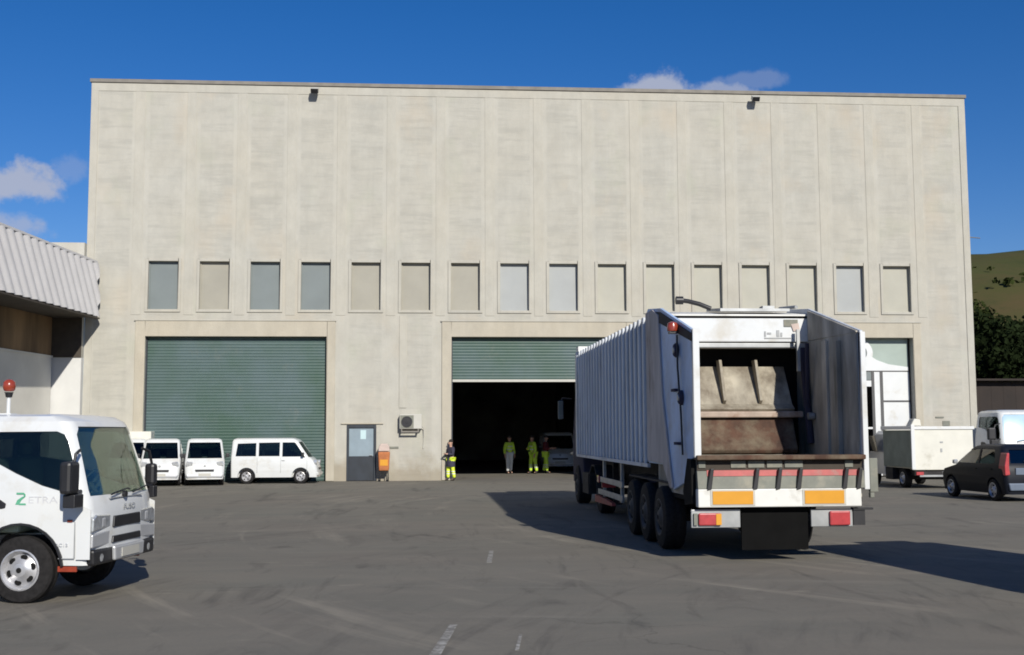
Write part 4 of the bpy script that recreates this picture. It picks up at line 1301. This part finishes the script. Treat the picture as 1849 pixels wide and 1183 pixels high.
# box truck parked to the right of the camera, outside the frame, whose shadow falls into it
bt = empty('box_truck', (8.95, 13.75, 0), R(7.6))
tag(bt, 'white box truck parked just outside the right edge, casting the long shadow', 'truck')
MB().box(-1.25, 1.25, -5.6, .0, .95, 3.02).build('box_body', 'oldwhite', bt, bevel=.03)
MB().box(.0, 1.0, -.65, .0, 3.021, 3.22).build('roof_unit', 'oldwhite', bt, bevel=.03)
MB().box(-1.2, -.9, -5.6, -.001, .55, .94).box(.9, 1.2, -5.6, -.001, .55, .94).box(-.4, -.3, -8, 0, .6, .9).box(.3, .4, -8, 0, .6, .9).build('chassis_frame', 'chassis', bt)
o = loft([(.45, -1.9, 0, 1.1, .15, .05, .05), (1.25, -1.9, 0, 1.12, .15, .05, .05), (1.4, -1.9, -.08, 1.1, .15, .05, .05), (2.3, -1.85, -.45, .98, .15, .1, .05), (2.42, -1.7, -.6, .85, .15, .1, .05)]).build('cab', 'white', bt, smooth=30)
o.rotation_euler.z = R(-90)
o.location = (0, -7.6, 0)
MB().prism([(-.95, 1.45), (.95, 1.45), (.85, 2.2), (-.85, 2.2)], XZ, 0, -.015).build('windscreen', 'glass_dark', bt).location = (0, -7.55, 0)
for yy in (-1.4, -6.7):
    for s in (-1, 1):
        t = wheel(bt, 0, 0, .45, .28, s, holes=6)
        t.rotation_euler.z = R(-90)
        t.location = (s*1.05, yy, .45)
for s in (-1, 1):
    MB().box(s*1.0-.15, s*1.0+.15, -.02, .03, .7, .85).build('tail_lamp', 'red_lamp', bt)

# ================================================================== PEOPLE
def skin(name, P, edges, rad, mat, parent, root=0, sub=2):
    me = bpy.data.meshes.new(name)
    me.from_pydata([tuple(p) for p in P], edges, [])
    me.materials.append(M[mat])
    o = bpy.data.objects.new('temporary', me)
    col.objects.link(o)
    o.modifiers.new('skin', 'SKIN')
    me.skin_vertices.new() if not me.skin_vertices else None
    lay = me.skin_vertices[0].data
    for i, r in enumerate(rad):
        lay[i].radius = (r, r) if not isinstance(r, tuple) else r
        lay[i].use_root = (i == root)
    sd_ = o.modifiers.new('sub', 'SUBSURF')
    sd_.levels = sub
    sd_.render_levels = sub
    dg = bpy.context.evaluated_depsgraph_get()
    m2 = bpy.data.meshes.new_from_object(o.evaluated_get(dg))
    bpy.data.objects.remove(o)
    m2.name = name
    m2.materials.clear()
    m2.materials.append(M[mat])
    m2.shade_smooth()
    p = bpy.data.objects.new(name, m2)
    col.objects.link(p)
    p.parent = parent
    return p


def person(loc, rz, label, top, legs, arms='down', stride=.10, lean=0.0, tape=True, tape_top=False, tall=1.0):
    r = empty('person', loc, rz)
    tag(r, label, 'person', 'workers at the open roller door')
    ln = lean
    pel = Vector((0, 0, .94))
    V = Vector
    J = {'pel': pel, 'wst': V((0, -ln*.3, 1.08)), 'chs': V((0, -ln*.8, 1.30)), 'nk0': V((0, -ln, 1.44)), 'nk1': V((0, -ln-.01, 1.50)), 'hd0': V((0, -ln-.02, 1.56)), 'hd1': V((0, -ln-.015, 1.64)), 'hd2': V((0, -ln, 1.71))}
    Rr = {'pel': .125, 'wst': .12, 'chs': .14, 'nk0': .06, 'nk1': .052, 'hd0': .075, 'hd1': .092, 'hd2': .06}
    E = [('pel', 'wst'), ('wst', 'chs'), ('chs', 'nk0'), ('nk0', 'nk1'), ('nk1', 'hd0'), ('hd0', 'hd1'), ('hd1', 'hd2')]
    for s, t in ((-1, 'l'), (1, 'r')):
        J['sh'+t] = V((s*.17, -ln, 1.39))
        if arms == 'down' or (arms == 'one' and s > 0):
            el_, wr_, fd = V((s*.235, -ln+.02, 1.12)), V((s*.25, -ln-.06, .88)), V((0, -.15, -1)).normalized()
        elif arms == 'folded' or arms == 'one':
            el_, wr_, fd = V((s*.23, -ln-.04, 1.12)), V((s*.10, -ln-.26, 1.16)), V((-s*.8, -.5, .1)).normalized()
        else:
            el_, wr_, fd = V((s*.26, -ln-.05, 1.14)), V((s*.22, -ln-.30, 1.16)), V((0, -1, .1)).normalized()
        J['el'+t], J['wr'+t] = el_, wr_
        J['pm'+t] = wr_+fd*.07
        Rr.update({'sh'+t: .075, 'el'+t: .045, 'wr'+t: .029, 'pm'+t: (.038, .018)})
        E += [('chs', 'sh'+t), ('sh'+t, 'el'+t), ('el'+t, 'wr'+t), ('wr'+t, 'pm'+t)]
        side = fd.cross(V((s, 0, 0)) if abs(fd.x) < .5 else V((0, 0, 1))).normalized()
        curl = V((-s, 0, 0)) if abs(fd.x) < .5 else V((0, 1, 0))
        for k, (off, ln_) in enumerate(((-.030, .062), (-.010, .075), (.011, .078), (.031, .068))):
            a = J['pm'+t]+side*off+fd*.02
            b_ = a+fd*ln_*.55+curl*.008
            c_ = b_+fd*ln_*.35+curl*.022
            n0, n1, n2 = 'f%d0%s' % (k, t), 'f%d1%s' % (k, t), 'f%d2%s' % (k, t)
            J[n0], J[n1], J[n2] = a, b_, c_
            Rr[n0], Rr[n1], Rr[n2] = .0095, .0085, .0075
            E += [('pm'+t, n0), (n0, n1), (n1, n2)]
        th0 = wr_+fd*.035+side*-.04
        J['t0'+t], J['t1'+t] = th0, th0+fd*.045+side*-.014+curl*.018
        Rr['t0'+t], Rr['t1'+t] = .012, .009
        E += [('wr'+t, 't0'+t), ('t0'+t, 't1'+t)]
        fy = -stride if s < 0 else stride
        J['hp'+t] = V((s*.09, 0, .90))
        J['kn'+t] = V((s*.10, fy*.6-.02, .50))
        J['an'+t] = V((s*.10, fy+.02, .09))
        J['to'+t] = V((s*.115, fy-.13, .045))
        Rr.update({'hp'+t: .10, 'kn'+t: .062, 'an'+t: .040, 'to'+t: .036})
        E += [('pel', 'hp'+t), ('hp'+t, 'kn'+t), ('kn'+t, 'an'+t), ('an'+t, 'to'+t)]
    keys = list(J)
    ix = {k: i for i, k in enumerate(keys)}
    # nose
    body = skin('body', [J[k] for k in keys], [(ix[a], ix[b]) for a, b in E], [Rr[k] for k in keys], 'skin', r, ix['pel'], 2)

    def sub(name, ks, es, grow, mat):
        q = {k: i for i, k in enumerate(ks)}
        rr = []
        for k in ks:
            v = Rr[k] if not isinstance(Rr[k], tuple) else Rr[k][0]
            rr.append(v+grow)
        return skin(name, [J[k] for k in ks], [(q[a], q[b]) for a, b in es], rr, mat, r, 0, 2)
    J['nk0'] = J['nk0']-V((0, 0, .01))
    tk = ['chs', 'wst', 'pel', 'nk0', 'shl', 'shr', 'ell', 'elr']
    te = [('chs', 'wst'), ('wst', 'pel'), ('chs', 'nk0'), ('chs', 'shl'), ('chs', 'shr'), ('shl', 'ell'), ('shr', 'elr')]
    J['wl'], J['wr_'] = J['wrl'].lerp(J['ell'], .12), J['wrr'].lerp(J['elr'], .12)
    Rr['wl'] = Rr['wr_'] = .032
    jk = sub('jacket', tk+['wl', 'wr_'], te+[('ell', 'wl'), ('elr', 'wr_')], .024, top)
    J['al'], J['ar'] = J['anl']+V((0, 0, .02)), J['anr']+V((0, 0, .02))
    Rr['al'] = Rr['ar'] = .05
    tg = sub('trousers', ['pel', 'hpl', 'hpr', 'knl', 'knr', 'al', 'ar'], [('pel', 'hpl'), ('pel', 'hpr'), ('hpl', 'knl'), ('hpr', 'knr'), ('knl', 'al'), ('knr', 'ar')], .024, legs)
    for t in 'lr':
        b_ = skin('boot', [J['an'+t]+V((0, .02, .05)), J['an'+t]+V((0, 0, -.03)), J['to'+t]], [(0, 1), (1, 2)], [.055, .055, .046], 'boot', r, 1, 2)
    hair = MB()
    c = J['hd1']+V((0, .022, .035))
    for i in range(9):
        pass
    hair.lathe([(.088, -.02), (.098, .02), (.092, .06), (.07, .092), (.035, .108), (.004, .112)], c, 18, 'z')
    hair.build('hair', 'hair', r, smooth=60)
    fc = MB()
    h = J['hd1']
    fc.prism([(-.014, -.035), (.014, -.035), (.006, .018), (-.006, .018)], XZ, 0, .03)
    fo = fc.build('nose', 'skin', body, smooth=60)
    fo.location = h+V((0, -.112, -.01))
    MB().box(-.045, -.02, 0, .01, .0, .014).box(.02, .045, 0, .01, .0, .014).build('eyes', 'boot', body).location = h+V((0, -.098, .012))
    MB().box(-.024, .024, 0, .01, -.004, .004).build('mouth', 'maroon', body).location = h+V((0, -.096, -.056))
    for s in (-1, 1):
        MB().lathe([(.01, -.012), (.028, -.008), (.028, .006), (.012, .01)], (0, 0, 0), 12, 'x').build('ear', 'skin', body, smooth=50).location = h+V((s*.098, .01, -.012))
    if tape:
        for t in 'lr':
            for z in (.30, .40):
                q = (z-.09)/(.50-.09)
                cc = J['an'+t].lerp(J['kn'+t], q)
                MB().lathe([(.072, -.022), (.084, -.018), (.084, .018), (.072, .022)], (cc.x, cc.y, z), 20, 'z').build('reflective_band', 'reflect', tg, smooth=60)
    if tape_top:
        for z in (1.12, 1.26):
            cc = J['wst'].lerp(J['chs'], (z-1.08)/.22)
            o = MB().lathe([(.150, -.022), (.168, -.018), (.168, .018), (.150, .022)], (0, 0, 0), 24, 'z').build('reflective_band', 'reflect', jk, smooth=60)
            o.location = (0, cc.y, z)
    r.scale = (tall, tall, tall)
    return r


p1 = person((1.08, 45.98, 0), R(-62), 'person in long dark jacket and yellow trousers at the pillar of the open door', 'navy', 'hivis', arms='folded', stride=.10, tall=.92)
MB().lathe([(.10, .62), (.205, .60), (.20, .78), (.17, 1.0), (.10, 1.06)], (0, .0, 0), 20, 'z').build('coat_skirt', 'navy', p1, smooth=60).scale = (1, .92, 1)
person((3.95, 53.2, 0), R(20), 'person in a hi-vis jacket and pale trousers, leftmost of the three inside the hall', 'hivis_green', 'reflect', arms='down', tape=False, tape_top=True, stride=.06, tall=1.0)
person((5.05, 53.0, 0), R(-60), 'person in full green hi-vis clothing, in the middle of the three inside the hall', 'hivis_green', 'hivis_green', arms='one', lean=.06, tape_top=True)
person((5.66, 53.3, 0), R(70), 'person in a dark red jacket and hi-vis trousers, rightmost of the three inside the hall', 'maroon', 'hivis_green', arms='forward')

# ================================================================== BEYOND THE YARD, RIGHT
hm = MB()
nx, ny_ = 60, 44
v, f = [], []
for j in range(ny_):
    for i in range(nx):
        x = 60+i*13.0
        y = 150+j*10.0
        ridge = 46+10*math.exp(-((x-230)/90)**2)+8*noise.noise(Vector((x/90, 2, 0)))
        t = max(0, min(1, (y-150)/170))
        side_ = max(0, min(1, (x-60)/55))
        h = (ridge+(x-165)*.10)*(t*t*(3-2*t))*(side_*side_*(3-2*side_))
        h += 5*noise.noise(Vector((x/35, y/35, 3)))*t + 1.6*noise.noise(Vector((x/9, y/9, 7)))*t
        v.append((x, y, h-.5))
for j in range(ny_-1):
    for i in range(nx-1):
        q = j*nx+i
        f.append((q, q+1, q+nx+1, q+nx))
hill = hm.add(v, f).build('hill', 'hill', smooth=60)
tag(hill, kind='structure', label='dry green and brown hillside')


bv, bf = [], []
rnd_ = random.Random(5)
hvs = [p for p in hm.v if p.x < 330 and p.y > 190]
for k in range(1500):
    p = rnd_.choice(hvs)
    c = Vector((p.x+rnd_.uniform(-6, 6), p.y+rnd_.uniform(-5, 5), p.z))
    if noise.noise(Vector((c.x/40, c.y/40, 1))) < -.05:
        continue
    R0 = rnd_.uniform(.8, 2.6)
    for q in range(12):
        d = Vector((rnd_.gauss(0, 1), rnd_.gauss(0, 1), abs(rnd_.gauss(0, .8)))).normalized()*R0*rnd_.uniform(.4, 1)
        a = Vector((rnd_.gauss(0, 1), rnd_.gauss(0, 1), rnd_.gauss(0, 1))).normalized()*R0*.45
        b_ = a.cross(Vector((rnd_.gauss(0, 1), rnd_.gauss(0, 1), rnd_.gauss(0, 1))).normalized())
        n = len(bv)
        bv += [c+d-a, c+d+b_, c+d+a, c+d-b_]
        bf.append((n, n+1, n+2, n+3))
me = bpy.data.meshes.new('scrub')
me.from_pydata([tuple(p) for p in bv], [], bf)
me.materials.append(M['leaf_mid'])
o = bpy.data.objects.new('scrub', me)
col.objects.link(o)
tag(o, 'low green scrub scattered over the hillside', 'scrub', kind='stuff')


def tree(loc, h, w, label, mat, seed):
    rnd = random.Random(seed)
    r = empty('tree', loc)
    tag(r, label, 'tree', 'dark trees at the foot of the hill')
    tk = MB()
    tk.tube([(0, 0, 0), (.1, 0, h*.25), (.0, .1, h*.5), (.1, 0, h*.8)], [w*.06, w*.045, w*.03, .03], 8)
    cl = []
    for k in range(15):
        a = rnd.uniform(0, 2*PI)
        z = h*rnd.uniform(.16, .85)
        rr = w*.5*rnd.uniform(.3, .95)*(1.15-z/h*.6)
        c = Vector((math.cos(a)*rr, math.sin(a)*rr, z))
        cl.append((c, w*rnd.uniform(.22, .36)))
        tk.tube([(0, .05, z*.6), c*.5+Vector((0, 0, z*.42)), c], [w*.02, w*.012, .02], 5)
    cl.append((Vector((0, 0, h*.84)), w*.26))
    tk.build('trunk', 'bark', r)
    lf = MB()
    for c, cr in cl:
        for k in range(420):
            d = Vector((rnd.gauss(0, 1), rnd.gauss(0, 1), rnd.gauss(0, .75)))
            d = d.normalized()*(rnd.random()**.45)*cr
            p = c+d
            s = rnd.uniform(.14, .34)
            a = Vector((rnd.gauss(0, 1), rnd.gauss(0, 1), rnd.gauss(0, 1))).normalized()
            b_ = a.cross(Vector((rnd.gauss(0, 1), rnd.gauss(0, 1), rnd.gauss(0, 1)))).normalized()
            n = len(lf.v)
            lf.v += [p-a*s, p+b_*s*.6, p+a*s, p-b_*s*.6]
            lf.f.append([n, n+1, n+2, n+3])
            lf.mi.append(0)
    me = bpy.data.meshes.new('crown')
    me.from_pydata([tuple(p) for p in lf.v], [], lf.f)
    me.materials.append(M[mat])
    o = bpy.data.objects.new('crown', me)
    col.objects.link(o)
    o.parent = r


tree((48.5, 96, 0), 12.8, 7.5, 'dark bushy tree nearest the warehouse corner', 'leaf_dark', 1)
tree((53.5, 99, 0), 12.2, 7.8, 'dark tree above the brown shed roof', 'leaf_dark', 2)
tree((58.5, 101, 0), 13.6, 8.0, 'green tree at the right edge of the photo', 'leaf_mid', 3)
tree((50.5, 112, 0), 15.2, 8.0, 'lighter green tree behind the dark trees', 'leaf_mid', 4)
tree((57.5, 116, 0), 16.0, 9.0, 'lighter tree behind the tree at the right edge', 'leaf_mid', 5)

sh = empty('brown_shed', (40, 74, 0))
tag(sh, 'dark brown metal shed under the trees right of the warehouse', 'shed')
SH = (40, 74, 0)
b = MB(SH)
x = 31.0
while x < 50:
    b.box(x, x+.5, 70, 70.1, 0, 5.0).box(x+.5, x+.8, 70.01, 70.1, 0, 5.0)
    x += .8
b.box(31, 50, 70.1, 78, 0, 5.0)
b.build('wall', 'brown_shed', sh)
MB(SH).prism([(69.4, 5.02), (78.4, 5.4), (78.4, 5.52), (69.4, 5.14)], YZp, 30.6, 50.5).build('roof', 'brown_shed', sh)
MB(SH).box(40.2, 44.8, 69.9, 69.98, 0, 4.4).build('doorway', 'dark', sh)
MB(SH).box(41.6, 42.5, 69.82, 69.89, 3.3, 4.6).build('window', 'greypanel', sh)
MB(SH).tube([(40.9, 69.7, 2.9), (44.6, 69.7, 1.8)], .12).build('strut', 'black', sh)
wl = MB((36, 58, 0)).box(28.5, 46, 57.8, 58.0, 0, 2.6).build('boundary_wall', 'beige_wall')
wl.location = (36, 58, 0)
tag(wl, 'low beige boundary wall in front of the brown shed', 'wall')
MB((36, 58, 0)).box(28.45, 46.05, 57.72, 58.08, 2.602, 2.70).build('wall_cap', 'concrete', wl)
